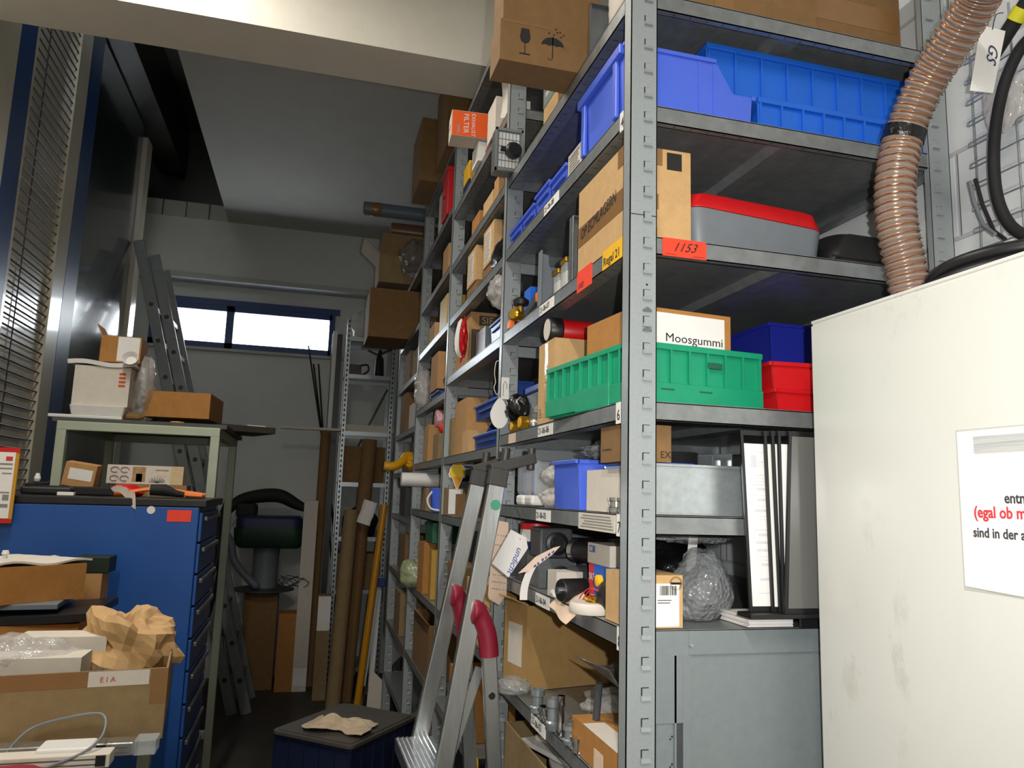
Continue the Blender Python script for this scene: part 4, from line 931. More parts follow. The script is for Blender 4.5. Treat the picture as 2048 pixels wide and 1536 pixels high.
for i, (z_, y1_, m_, L) in enumerate(((0.0, 0.33, BLUE2, 'blue bearing box at the bottom of the stack'), (0.045, 0.335, BLUE2, 'blue bearing box in the middle of the stack'), (0.090, 0.345, KRAFTW, 'white and blue bearing box on top of the stack'))):
    d = (0.10, 0.13, 0.0445)
    g = B(); g2 = B()
    if i < 2: patch(g, d, 'L', 0.0, 0.0, 0.22, 1.0); ftext(g2, d, 'L', 'SKF', 0.02, 0.2, 0.022, lift=0.0012, rot=0)
    else: patch(g, d, 'L', 0.08, 0.55, 0.35, 0.88); ftext(g2, d, 'L', 'SKF', 0.11, 0.62, 0.012, lift=0.0012)
    smallbox(L, 0.055, 0.155, y1_-0.13, y1_, Z4+z_, 0.0445, m_, prints=[(g, INKR if i < 2 else BLUEN), (g2, WHITEP)])
t = thing('blower', 'black blower with a yellow cap in front of the blue bearing boxes', 'blower', (0.048, 0.165, Z4))
B().lathe([(0.022, 0), (0.036, 0.004), (0.038, 0.020), (0.035, 0.030), (0.015, 0.032)], 26, Matrix.Translation((0.0, 0.018, 0.039)) @ Matrix.Rotation(PI/2, 4, 'X')).build('housing', BLACK, t, smooth=True)
B().lathe([(0.012, 0), (0.012, 0.01), (0.006, 0.012)], 14, Matrix.Translation((-0.022, 0.025, 0.066)) @ Matrix.Rotation(-PI/2, 4, 'Y')).build('cap', YELLOW, t, smooth=True)
q = B()
for i in range(3): q.tube(spline([(-0.02, -0.01, 0.03), (-0.04, 0.01+0.012*i, 0.05), (-0.045, 0.05+0.02*i, 0.02), (-0.03, 0.09, 0.006)]), 0.0013, 6)
q.build('wires', INKR, t, smooth=True)
t = thing('paper_tag', 'crumpled pinkish paper tag draped over the lip near the corner post', 'tag', (0.0, 0.335, Z4+0.002))
B().sheet(lambda u, v: (-0.004+0.045*(1-v)-0.012*v*v+0.004*math.sin(6*u), 0.06-0.13*u+0.015*v, 0.012+0.016*math.sin(3*u+1)*(1-v)-0.055*max(0, v-0.45)-0.02*v*u), 14, 12, 0.0006).build('paper', PINKP, t, smooth=True)
B().cyl((-0.005, 0.055, 0.012), (-0.005, 0.075, 0.012), 0.008, 10).build('white_end', WHITEP, t)
t = thing('foil_disc', 'flat felt disc with brass scraps on the lip near the corner post', 'disc', (0.012, 0.205, Z4))
B().lathe([(0.045, 0), (0.047, 0.004), (0.047, 0.018), (0.044, 0.022)], 30).build('disc', KRAFTW, t, smooth=True)
B().blob((0.002, -0.005, 0.028), (0.018, 0.02, 0.008), 0.5, 2.5, 3, 14, 10).build('brass_scraps', BRASS, t)
# hanging tags in front of the second upright
def hang(label, corners, txts, m, plane_y, cat='tag', ink=INKB, name='hang_tag', sz=0.02, shear=0.3, rings=True):
    P_ = [U(px, py, 1, plane_y) for px, py in corners]
    c = sum(P_, Vector())/len(P_)
    t = thing(name, label, cat, c)
    k = len(P_); b = B(); vs = [p-c for p in P_]+[p-c+Vector((0, 0.0008, 0)) for p in P_]
    b.add(vs, [tuple(range(k)), tuple(range(k, 2*k))[::-1]]+[(i, (i+1) % k, k+(i+1) % k, k+i) for i in range(k)])
    q = B()
    for (tx, px, py, qx, qy, s_) in txts:
        a = U(px, py, 1, plane_y-0.001)-c; e = U(qx, qy, 1, plane_y-0.001)-c; ux = (e-a).normalized(); uy = Vector((-ux.z, 0, ux.x))
        q.text(tx, s_, a, ux, uy, 0.0003, shear)
    multi('tag_card', [(b, m), (q, ink)], t)
    return t
t = hang('white hang tag with blue handwriting in front of the second upright', [(1017, 1155), (984, 1127), (1022, 1059), (1052, 1075), (1056, 1096)], [('undicht', 1036, 1093, 1014, 1146, 0.0235)], PAPER, 0.60)
t2 = B().tube(spline([U(1040, 1079, 1, 0.599), U(1044, 1050, 1, 0.62), U(1030, 1010, 1, 0.66)]), 0.0008, 6).build('string', BLACK, None)
t2.parent = t; t2.location = -Vector(t.location)
hang('long pinkish tag with printed lines hanging behind the step ladder', [(976, 1190), (982, 1120), (990, 1040), (1017, 1045), (1013, 1190), (998, 1210), (978, 1198)], [('~~~~~~~~~', 985, 1150, 1012, 1153, 0.012), ('~~~~~~~', 983, 1164, 1010, 1167, 0.012), ('~~~~~~~~', 983, 1178, 1008, 1181, 0.012), ('~~~~~~~~~', 990, 1070, 1016, 1074, 0.012), ('~~~~~~', 990, 1090, 1014, 1094, 0.012)], PINKP, 0.82, ink=INKG)
hang('narrow pinkish tag with handwriting pointing left above the panel-level label', [(1036, 1147), (1072, 1113), (1108, 1095), (1121, 1092), (1104, 1110), (1060, 1142)], [('~~~~~~', 1068, 1136, 1098, 1112, 0.016)], PINKP, 0.36)
t = thing('paper_strip', 'curled white paper strip hanging over the lip of the panel level', 'paper', U(1036, 1170, 1, 0.62))
B().sheet(lambda u, v: (0.02*u+0.03*(1-v)**2, -0.02*v, 0.05*(1-v)-0.035*v), 4, 12, 0.0006).build('paper', PAPER, t, smooth=True)
# ---- level with the large open carton
t = carton('large plain brown carton with raised flap under the panel level', (0.19, 0.86, Z3), (0.34, 0.14, 0.225), 0.20, mat('cardboard_ochre', '#a98550', 0.85, 0, 0.1, 30), open_top=True, flaps=(0.40, None, None, 0.3), labels=[('L', 0.2, 0.25, 0.8, 0.75, KRAFTW)])
t = thing('scoop', 'smoky translucent plastic scoop at the corner post above the small fittings', 'scoop', (0.045, 0.20, 1.215))
B().sheet(lambda u, v: (0.13*(u-0.25)+0.0, 0.10-0.19*v-0.0, 0.055*(2*u-1)**2*(0.4+0.6*v)+0.02*(1-v)), 16, 10, 0.0016).build('scoop_shell', SMOKE, t, smooth=True)
B().cyl((0.0, 0.04, 0.0), (0.0, 0.055, -0.077), 0.008, 10).build('stem', GREYD, t)
fit_l = ['chrome pipe coupling standing left among the small fittings', 'short steel sleeve stacked by the pipe coupling', 'tall steel bush in the middle of the small fittings', 'thin steel tube standing by the tall bush', 'chrome ring at the right of the small fittings', 'steel collar lying by the black film bag']
for i, (px_, yy, r, h) in enumerate(((1075, 0.56, 0.018, 0.055), (1092, 0.50, 0.020, 0.03), (1105, 0.42, 0.016, 0.07), (1122, 0.38, 0.009, 0.085), (1140, 0.32, 0.016, 0.04), (1158, 0.27, 0.018, 0.03))):
    x_ = Xat(px_, yy, 1.09); t = thing('steel_fitting', fit_l[i], 'pipe fitting', (x_, yy, Z3))
    B().lathe([(r*0.9, 0), (r, 0.002), (r, h*0.25), (r*0.78, h*0.3), (r*0.78, h*0.7), (r, h*0.75), (r, h), (r*0.72, h), (r*0.72, h*0.5)], 20).build('sleeve', [GALV, CHROME][i % 2], t, smooth=True)
for i, (px_, yy, hh) in enumerate(((1128, 0.30, 0.055), (1150, 0.22, 0.05))):
    t = thing('bolt_handle', ['T-handled steel bolt standing in front of the fittings', 'shorter T-handled steel bolt by the orange-brown carton'][i], 'bolt', (0.022+0.025*i, yy, Z3))
    B().cyl((0, 0, 0), (0, 0, hh), 0.006, 12).build('shank', STEEL, t, smooth=True); B().cyl((-0.022, -0.006, hh+0.003), (0.026, 0.006, hh+0.003), 0.004, 10).build('cross_bar', STEEL, t, smooth=True)
bag('parts_bag', 'shiny clear bag of screws behind the steel fittings', (0.17, 0.47, Z3), (0.07, 0.09, 0.035), CLEAR, 41, 0.4, 2.2)
bag('black_bag', 'black film bag with metal pins next to the corner post', (0.235, 0.20, Z3), (0.06, 0.10, 0.048), BLACKB, 43, 0.35, 2, cat='bag')
bag('black_bag', 'small black film bag behind the fittings below the scoop', (0.30, 0.42, Z3), (0.07, 0.08, 0.06), BLACKB, 44, 0.35, 2, cat='bag')
for i in range(6):
    mesh1('steel_pin', 'loose steel pin lying on the black film bag by the corner post', 'pin', B().cyl((0, 0, 0), (0.05, -0.02, 0.004), 0.0022, 8), STEEL, 'loose steel pins', (0.17+0.006*i, 0.245-0.013*i, Z3+0.082+0.003*(i % 2)), rz=0.25*i-0.4)
bag('bubble_wrap_piece', 'scrap of bubble wrap poking over the lip by the second upright', (0.0, 0.74, Z3+0.001), (0.045, 0.05, 0.022), BUBBLE, 45, 0.4, 2, cat='bubble wrap')
d = (0.15, 0.26, 0.058)
g = lines(B(), d, 'T', 0.02, 0.30, 0.2, 0.62, 3, 0.5, 2)
box3('orange-brown carton with a white label beside the corner post, lower level', 0.008, 0.158, 0.040, 0.300, Z3, 0.066, m=CARDO, labels=[('T', 0.0, 0.06, 0.32, 0.75, KRAFTW), ('L', 0.50, 0.0, 0.68, 0.6, PINKP)])
# ---- lowest visible level
t = carton('open grey-brown carton of papers at the bottom edge below the fittings', (0.18, 0.66, Z2), (0.31, 0.50, 0.21), 0, CARDD, open_top=True, flaps=(None, None, None, None))
for i in range(4):
    mesh1('leaflet', ['white barcoded leaflet on top of the papers in the grey-brown carton', 'plain leaflet near the front of the grey-brown carton', 'leaflet leaning at the back of the grey-brown carton', 'leaflet tucked at the right of the grey-brown carton'][i], 'leaflet', B().box((-0.06, -0.11, 0), (0.06, 0.11, 0.012)), [PAPER, PINKP, PAPER, KRAFTW][i], loc=(0.12+0.05*(i % 2), 0.56+0.11*(i // 2), Z2+0.17+0.014*i), rz=0.25*i-0.2)
# ================================================================== right of the rack: hose, wire grid, cables on the cabinet
HOSEM = mat('hose_translucent_brown', '#8d7a6e', 0.22, 0, 0.1, 20, spec=0.8, coat=0.3)
COPPER = mat('copper_wire', '#b5703f', 0.25, 0.8, 0.1, 20)
pts = [U(1985, -60, 1, -0.36), U(1955, 0, 1, -0.31), U(1900, 90, 1, -0.24), U(1850, 170, 1, -0.18), U(1808, 270, 1, -0.135), U(1790, 370, 1, -0.125), U(1795, 460, 1, -0.125), U(1813, 545, 1, -0.125)]
z_ = pts[-1]; pts.append(Vector((z_.x+0.012, z_.y, CZ+0.001)))
pa = spline(pts, 60)
L_ = [0.0]
for i in range(1, len(pa)): L_.append(L_[-1]+(pa[i]-pa[i-1]).length)
t = thing('spiral_hose', 'ribbed translucent brown suction hose rising from the cabinet top, banded in black', 'hose', (0, 0, 0))
B().tube(pa, [0.0365+0.0022*math.cos(2*PI*l/0.0158) for l in L_], 18).build('hose_wall', HOSEM, t, smooth=True)
hel = []
for i in range(len(pa)-1):
    tng = (pa[i+1]-pa[i]).normalized(); a_ = Vector((0, 1, 0)); w_ = tng.cross(a_).normalized(); a_ = w_.cross(tng)
    seg = max(1, int((L_[i+1]-L_[i])/0.0158*14))
    for k in range(seg):
        f_ = k/seg; l = L_[i]+(L_[i+1]-L_[i])*f_; an = 2*PI*l/0.0158; hel.append(pa[i].lerp(pa[i+1], f_)+(a_*math.cos(an)+w_*math.sin(an))*0.0388)
B().tube(hel, 0.0012, 5).build('wire_spiral', COPPER, t, smooth=True)
k = min(range(len(pa)), key=lambda i: abs(proj(*pa[i])[1]-272))
B().tube(pa[k-9:k+9], [0.0405]*18, 18).build('tape_band', BLACKB, t, smooth=True)
# wire grid on the block wall
t = thing('wire_grid', 'steel wire grid panel with hooked wire ends on the white block wall, upper right', 'wire grid', (0.772, -0.065, 2.2))
q = B()
for i in range(13):
    z = -0.20+i*0.0485; q.tube(spline([(-0.003, -0.62, z), (-0.003, -0.1, z), (-0.003, -0.012, z), (-0.003, -0.003, z-0.004), (-0.003, -0.004, z-0.010), (-0.003, -0.045, z-0.010)], 5), 0.0019, 6)
q.build('cross_wires', GALV, t, smooth=True)
q = B()
for i in range(11): q.cyl((0.0015, -0.012-i*0.05, -0.24), (0.0015, -0.012-i*0.05, 0.45), 0.0022, 6)
q.build('upright_wires', GALV, t, smooth=True)
for i in range(2): B().cyl((0.0, -0.1-0.3*i, 0.2), (0.028, -0.1-0.3*i, 0.2), 0.004, 8).build('wall_hook', GALV, t)
g_ = hang('white hang tag with printed letters on the wire grid, by the black cable', [(1962, 50), (2011, 62), (1986, 186), (1940, 181)], [('GS', 1980, 84, 1974, 112, 0.034)], PAPER, -0.23, ink=mat('navy_print', '#1d2a55', 0.4, 0, 0))
q = B().tube(spline([U(1985, 58, 1, -0.231), U(1992, 30, 1, -0.2), Vector((0.766, -0.17, 2.63))]), 0.0012, 6).build('tie', BLACK, g_); q.location = -Vector(g_.location)
cp = [U(px, py, 0, 0.735) for px, py in ((2080, 60), (2042, 96), (2010, 165), (1992, 250), (1988, 330), (1996, 400), (2020, 450), (2060, 478))]
mesh1('black_cable', 'thick black cable looping down in front of the wire grid', 'cable', B().tube(spline(cp, 8), 0.0115, 10), BLACKM, smooth=True)
t = thing('plug_connector', 'black connector with yellow rings at the top right on the wire grid', 'connector', U(2028, 45, 0, 0.735))
a_ = (U(2050, 10, 0, 0.735)-U(2008, 75, 0, 0.735)).normalized()
B().cyl(-a_*0.075, a_*0.10, 0.015, 16).build('sleeve', BLACKM, t, smooth=True); B().cyl(a_*0.004, a_*0.028, 0.0168, 16).build('yellow_ring', mat('ring_yellow', '#d8d21e', 0.5, 0, 0), t, smooth=True); B().cyl(a_*0.055, a_*0.085, 0.0168, 16).build('yellow_ring', MATS['ring_yellow'], t, smooth=True)
bag('clear_bag', 'clear plastic bag hanging behind the black cable', U(2008, 255, 0, 0.755), (0.010, 0.045, 0.07), CLEAR, 51, 0.2, 2, flat=False)
c0 = Vector((0.560, -0.36, CZ))
t = thing('cable_coil', 'coil of thick black cable lying on top of the cream cabinet', 'cable', c0)
for i in range(2):
    r_ = 0.150-0.012*(i % 2); B().tube([(r_*math.cos(a), r_*math.sin(a)*1.1, 0.0125+0.023*i+0.004*math.sin(2*a+i)+0.004) for a in [2*PI*k/48 for k in range(48)]], 0.0115, 10, True).build('cable_turn', BLACK, t, smooth=True)
for i, (px, py) in enumerate(((1925, 500), (1962, 505))):
    p = U(px, py, 1, -0.27)
    mesh1('wire_shackle', ['bent steel wire shackle hooked on the coiled cable, left one', 'bent steel wire shackle hooked on the coiled cable, right one'][i], 'shackle', B().tube(spline([(-0.016, 0, -0.05), (-0.016, 0, 0.0), (-0.012, 0, 0.018), (0, 0, 0.026), (0.012, 0, 0.018), (0.016, 0, 0.0), (0.016, 0, -0.05)], 6), 0.0028, 8), STEEL, loc=(p.x-0.02*i, p.y+0.0, CZ+0.062), rz=0.6, smooth=True)
for i, (a, b_) in enumerate((((1951, 358), (1988, 462)), ((1939, 363), (1968, 452)))):
    mesh1('cable_end', ['thin black cable end sticking up beside the wire grid, right one', 'thin grey cable end sticking up beside the wire grid, left one'][i], 'cable', B().tube([U(*a, 0, 0.745-0.012*i), U((a[0]+b_[0])/2-4, (a[1]+b_[1])/2, 0, 0.745-0.012*i), U(*b_, 0, 0.745-0.012*i), U(b_[0]+22, b_[1]+16, 0, 0.72-0.012*i)], 0.0038, 8), [BLACKM, GREYP][i], smooth=True)

# ================================================================== step ladder leaning at the rack
t = thing('step_ladder', 'aluminium step ladder with red grips and dark caps leaning against the rack', 'step ladder', (-0.25, 0.55, 0))
T0 = Vector(t.location)
YN_, YF_ = 0.46, 0.71
def rail(top, bot, yt, yb):
    a = U(*top, 1, yt); b = U(*bot, 1, yb); d = (b-a); e = a+d*((a.z-0.02)/(a.z-b.z)); return a-T0, e-T0
ra = rail((994, 963), (893, 1500), YN_, YN_-0.02); rb = rail((956, 963), (838, 1480), YF_, YF_+0.02)
for (a, e), nm in ((ra, 0), (rb, 1)):
    r_ = B().bar(a, e, 0.040, 0.026, (0, 1, 0)).build('rail', ALU, t, 0.003)
    c_ = a+(a-e).normalized()*0.002; u_ = (a-e).normalized()
    B().bar(a-u_*0.012, a+u_*0.032, 0.044, 0.030, (0, 1, 0)).bar(a+u_*0.030+Vector((-0.022, 0, 0)), a+u_*0.034+Vector((0.088 if nm == 0 else 0.07, 0, 0.026)), 0.026, 0.026, (0, 0, 1)).cyl(a+u_*0.03+Vector((0.010, 0, -0.01)), a+u_*0.03+Vector((0.016, 0, 0.052)), 0.011, 12).cyl(a+u_*0.03+Vector((0.078 if nm == 0 else 0.06, 0, 0.0)), a+u_*0.03+Vector((0.080 if nm == 0 else 0.062, 0, 0.055)), 0.010, 12).build('end_cap', mat('cap_dark_grey', '#35332f', 0.5, 0, 0.15, 30), t, 0.003)
    B().bar(e, e+(e-a).normalized()*0.02, 0.05, 0.03, (0, 1, 0)).build('foot', BLACKM, t, 0.003)
def on(ae, z):
    a, e = ae; return a+(e-a)*((a.z-z)/(a.z-e.z))
for i, z in enumerate((0.98, 0.735, 0.49, 0.245)):
    p = on(ra, z); q_ = on(rb, z)
    b = B().hull8([(p.x-0.065, p.y+0.012, z-0.03), (p.x+0.03, p.y+0.012, z-0.03), (q_.x+0.03, q_.y-0.012, z-0.03), (q_.x-0.065, q_.y-0.012, z-0.03), (p.x-0.065, p.y+0.012, z), (p.x+0.03, p.y+0.012, z), (q_.x+0.03, q_.y-0.012, z), (q_.x-0.065, q_.y-0.012, z)])
    g = B()
    for k in range(8):
        f = -0.060+k*0.011; g.hull8([(p.x+f, p.y+0.013, z), (p.x+f+0.004, p.y+0.013, z), (q_.x+f+0.004, q_.y-0.013, z), (q_.x+f, q_.y-0.013, z), (p.x+f, p.y+0.013, z+0.0025), (p.x+f+0.004, p.y+0.013, z+0.0025), (q_.x+f+0.004, q_.y-0.013, z+0.0025), (q_.x+f, q_.y-0.013, z+0.0025)])
    multi('tread', [(b, ALU), (g, ALU)], t)
for ae, knob, elbow, low, y_, nm in ((ra, (949, 1228), (978, 1312), (988, 1536), YN_+0.0, 0), (rb, (908, 1195), (930, 1290), (940, 1536), YF_+0.01, 1)):
    k = U(*knob, 1, y_-0.02)-T0; e = U(*elbow, 1, y_-0.02)-T0; l = U(*low, 1, y_-0.02)-T0
    d = (l-e).normalized(); fl = e+d*((e.z-0.02)/max(1e-6, -d.z))
    B().bar(e-d*0.05, fl, 0.034, 0.022, (0, 1, 0)).build('rear_leg', ALU, t, 0.003)
    B().bar(fl, fl+d*0.02, 0.038, 0.026, (0, 1, 0)).build('foot', BLACKM, t, 0.003)
    cv = spline([k+Vector((-0.008, 0, 0.006)), k+Vector((0.010, 0, 0.0)), k+(e-k)*0.40+Vector((0.012, 0, 0.004)), k+(e-k)*0.72+Vector((0.008, 0, 0)), e], 8)
    n_k = len(cv)
    B().tube(cv, [(0.0195+0.0055*math.exp(-((i-4)/4.0)**2))*math.sin(min(1, (i+0.8)/3.5)*PI/2)+0.003 for i in range(n_k)], 16).build('grip', mat('grip_dark_red', '#80122a', 0.5, 0, 0.15, 40), t, smooth=True)
    B().bar(on((ae[0], ae[1]), k.z-0.02), k+Vector((0.035, 0, 0.008)), 0.022, 0.022, (0, 1, 0)).build('hinge_bar', STEEL, t, 0.002)
    hm = e+d*0.085
    B().cyl(hm+Vector((0, -0.0125, 0)), hm+Vector((0, -0.0105, 0)), 0.008, 14).build('hole_plug', BLACK, t)
p1 = on(ra, 1.20)+Vector((0.05, 0.03, 0)); p2 = on(ra, 1.02)+Vector((0.02, 0.03, 0))
B().bar(p1, p2, 0.022, 0.004, (0, 1, 0)).build('brace', ALU, t)
c_ = on(ra, U(990, 1010, 1, YN_-0.013).z)
u_ = (ra[0]-ra[1]).normalized(); R_ = Matrix.Translation(c_+Vector((0.004, -0.0134, 0))) @ Matrix.Rotation(PI/2, 4, 'X')
B().lathe([(0.0125, 0), (0.0125, 0.0008)], 24, R_).build('green_sticker', mat('sticker_green', '#3d9270', 0.5, 0, 0.05, 30), t)

# ================================================================== second bay
def zc(py, x, y): return Zat(py, x, y)
b_ = Z2
d = (0.22, 0.10, 0.105)
g = B(); ftext(g, d, 'F', 'EXHAUST', 0.36, 0.93, 0.022, rot=-PI/2, lift=0.001); g2 = B(); ftext(g2, d, 'F', 'FILTER', 0.22, 0.90, 0.028, rot=-PI/2, lift=0.001); patch(g, d, 'F', 0.10, 0.12, 0.15, 0.45)
g3 = B(); ftext(g3, d, 'L', 'FILTER', 0.2, 0.4, 0.02)
t = carton('orange and white exhaust filter carton jutting out over the aisle, second bay', (-0.012, 1.475, 2.984), d, -0.07, KRAFTW, labels=[('F', 0.01, 0.01, 0.99, 0.985, ORANGE, 'orange_front')], seam=False, prints=[(g3, INKO)])
for g_ in (g, g2): o = g_.build('front_lettering', PAPER, t)
d = (0.15, 0.11, 0.080)
g = B(); ftext(g, d, 'F', 'FILTER', 0.30, 0.95, 0.024, rot=-PI/2, lift=0.001)
carton('white filter carton with red letters under the orange one', (0.062, 1.50, 2.9005), d, 0, PAPER, seam=False, prints=[(g, INKO)])
hh = zc(192, 0.0, 1.19)-2.9005
d = (0.13, 0.13, hh)
g = B()
for (u, v) in ((0.30, 0.68), (0.33, 0.75), (0.36, 0.68), (0.33, 0.62)): patch(g, d, 'F', u-0.02, v-0.02, u+0.02, v+0.02)
patch(g, d, 'F', 0.30, 0.78, 0.36, 0.92)
carton('white carton with small red print behind the paper strip, second bay', (0.060, 1.255, 2.9005), d, 0, KRAFTW, seam=False, prints=[(g, INKO)])
t = thing('flat_box', 'yellow and navy flat box standing by the third upright', 'box', (0.030, 1.83, 2.9005))
B().box((-0.014, -0.06, 0.065), (0.014, 0.06, 0.150)).build('yellow_half', YELLOW, t, 0.002); B().box((-0.014, -0.06, 0), (0.014, 0.06, 0.0648)).build('navy_half', MATS['navy_print'], t, 0.002)
carton('brown carton between the flat yellow box and the white filter carton', (0.065, 1.68, 2.9005), (0.09, 0.12, 0.12), 0, CARDO, seam=False)
mesh1('red_roll', 'red and white paper roll lying along the lip, second bay', 'roll', B().lathe([(0.016, 0), (0.018, 0.003), (0.018, 0.137), (0.016, 0.14)], 18, Matrix.Rotation(PI/2, 4, 'X')), RED, loc=(0.024, 1.40, 2.919), smooth=True)
c_ = [('orange-brown small carton with one open end, second bay upper level', 0.06, 1.55, 2.641, (0.10, 0.14, 0.07), CARDO), ('tan small carton stacked with papers, second bay upper level', 0.07, 1.33, 2.641, (0.12, 0.16, 0.065), CARD2), ('thin tan carton next to the stacked papers carton', 0.075, 1.20, 2.641, (0.13, 0.07, 0.085), CARD)]
for L, x, y, z, d, m in c_: carton(L, (x, y, z), d, 0, m, seam=False)
for L, y in (('tan carton with a tall white label nearest the second upright', 1.32), ('tan carton with a tall white label, left of its twin', 1.62)):
    d = (0.13, 0.17, 0.145); g = lines(B(), d, 'L', 0.2, 0.12, 0.7, 0.85, 9, 0.35, 5)
    carton(L, (0.080, y, 2.442), d, 0, CARD2, seam=False, labels=[('L', 0.16, 0.08, 0.74, 0.90, KRAFTW)], prints=[(g, INKG)])
for L, y, ln in (('brown flat carton under the nearer labelled tan carton', 1.32, 0.22), ('brown flat carton under the further labelled tan carton', 1.62, 0.20)): carton(L, (0.095, y, 2.386), (0.15, ln, 0.055), 0, CARD3, seam=False)
bag('black_bag', 'long black bag with white tags lying along the lip by the second upright', (0.026, 1.17, 2.386), (0.022, 0.10, 0.05), BLACKB, 61, 0.25, 2, cat='bag')
d = (0.26, 0.30, 0.228); g = B(); patch(g, d, 'F', 0.02, 0.02, 0.98, 0.68); patch(g, d, 'F', 0.14, 0.76, 0.98, 0.94); g2 = B(); ftext(g2, d, 'F', 'SIE', 0.18, 0.79, 0.042, lift=0.0014)
t = carton('brown carton with a dark printed front lettered SIE, second bay', (0.158, 1.81, 2.114), d, 0, CARD, seam=False, prints=[(g, mat('carton_dark_print', '#463a33', 0.7, 0, 0.1, 10))]); g2.build('front_lettering', CARD2, t)
t = thing('string_bag', 'red and white striped bag hanging at the corner of the lettered carton', 'bag', (-0.008, 1.63, 2.13))
B().blob((0, 0, 0.09), (0.018, 0.035, 0.088), 0.3, 2.2, 6, 20, 16).build('bag_body', RED, t)
q = B()
for i in range(4): q.tube(spline([(-0.014, -0.03+0.016*i, 0.16), (-0.024, -0.034+0.018*i, 0.10), (-0.022, -0.03+0.014*i, 0.04), (-0.006, -0.01, 0.01)]), 0.0045, 6)
q.build('white_bands', PAPER, t, smooth=True)
bag('clear_bag', 'crumpled clear bag bulging out beside the second upright', (0.030, 1.115, 2.235), (0.055, 0.075, 0.060), CLEAR, 63, 0.35, 2, flat=False)
carton('small grey carton on the level with the lettered carton', (0.075, 1.42, 2.114), (0.11, 0.16, 0.10), 0, GREYS, seam=False)
bin_('navy blue bin by the second upright under the clear bag', (0.10, 1.17, 2.114), (0.16, 0.17, 0.105), 0, BLUEN, cut=0.75)
d = (0.24, 0.24, 0.232)
carton('large plain tan carton beside the stacked navy bins, second bay', (0.150, 1.80, 1.756), d, 0, CARD, seam=False)
carton('narrow grey-brown carton between the large tan carton and the third upright', (0.065, 1.965, 1.756), (0.09, 0.07, 0.17), 0, CARDD, seam=False)
carton('small tan carton standing in front of the large tan carton', (0.045, 1.58, 1.756), (0.07, 0.13, 0.085), 0, CARD2, seam=False)
for L, z, r_ in (('lower navy blue bin by the second upright, second bay', 1.756, 0.0), ('tilted navy blue bin stacked on the lower navy bin', 1.868, 0.0)):
    bin_(L, (0.125, 1.28, z), (0.21, 0.36, 0.11), 0, BLUEN, cut=0.5, rot=(0, 0, 0) if r_ == 0 else (0, r_, 0))
d = (0.11, 0.12, 0.115); g = lines(B(), d, 'L', 0.12, 0.1, 0.8, 0.9, 6, 0.3, 9)
carton('tan carton with a long white label by the third upright', (0.062, 1.935, 1.506), d, 0, CARDD, seam=False, labels=[('F', 0.0, 0.05, 0.55, 0.95, PAPER)])
carton('dark brown carton tilted against the labelled tan carton', (0.11, 1.76, 1.506), (0.16, 0.10, 0.09), 0.2, CARD3, seam=False)
t = thing('ice_cream_tag', 'yellow and orange ice cream cone shaped tag above the labelled tan carton', 'tag', (0.040, 1.872, 1.672))
def cone(s, y): return [(0.020*s, -0.006), (0.031*s, -0.004), (0.034*s, 0.006), (0.030*s, 0.014)]
top = [(0.031*math.cos(a), 0.018+0.032*math.sin(a)) for a in [PI*i/14 for i in range(15)]]
out = [(0.034, 0.004)]+[(0.035*math.cos(a), 0.018+0.036*math.sin(a)) for a in [PI*i/14 for i in range(15)]]+[(-0.040, 0.004), (-0.034, -0.008), (-0.024, -0.008), (-0.004, -0.056), (0.004, -0.056), (0.024, -0.008), (0.036, -0.006)]
B().prism(out, 0.0, 0.001, 'y').build('tag_edge', PAPER, t)
B().prism([(0.035, 0.006)]+top+[(-0.035, 0.006), (-0.030, -0.004), (0.030, -0.004)], -0.0008, 0.0, 'y').build('scoop', mat('ice_yellow', '#eec41a', 0.5, 0, 0), t)
B().prism([(-0.022, -0.004), (0.022, -0.004), (0.002, -0.052), (-0.002, -0.052)], -0.0008, 0.0, 'y').build('cone', mat('ice_orange', '#e09a1a', 0.5, 0, 0), t)
for L, x, y, z, d, m in (('brown carton behind the ladder rails, lower second bay', 0.10, 1.70, 1.101, (0.18, 0.30, 0.22), CARD3), ('tan carton behind the ladder rails beside the brown one', 0.10, 1.32, 1.101, (0.18, 0.26, 0.20), CARD2), ('orange-brown carton low in the second bay', 0.10, 1.55, 0.741, (0.18, 0.32, 0.20), CARDO)): carton(L, (x, y, z), d, 0, m)
for i, (y, z, L) in enumerate(((1.10, 0.741, 'yellow cap with a cable tie low behind the ladder'), (1.42, 0.401, 'yellow capped tube low behind the ladder'))):
    t = thing('capped_tube', L, 'tube', (0.02, y, z)); B().cyl((0.05, 0, 0.03), (-0.03, 0, 0.03), 0.016, 14).build('tube', BLACK, t, smooth=True); B().lathe([(0.021, 0), (0.023, 0.004), (0.023, 0.02), (0.018, 0.026)], 16, Matrix.Translation((-0.03, 0, 0.03)) @ Matrix.Rotation(-PI/2, 4, 'Y')).build('cap', YELLOW, t, smooth=True)

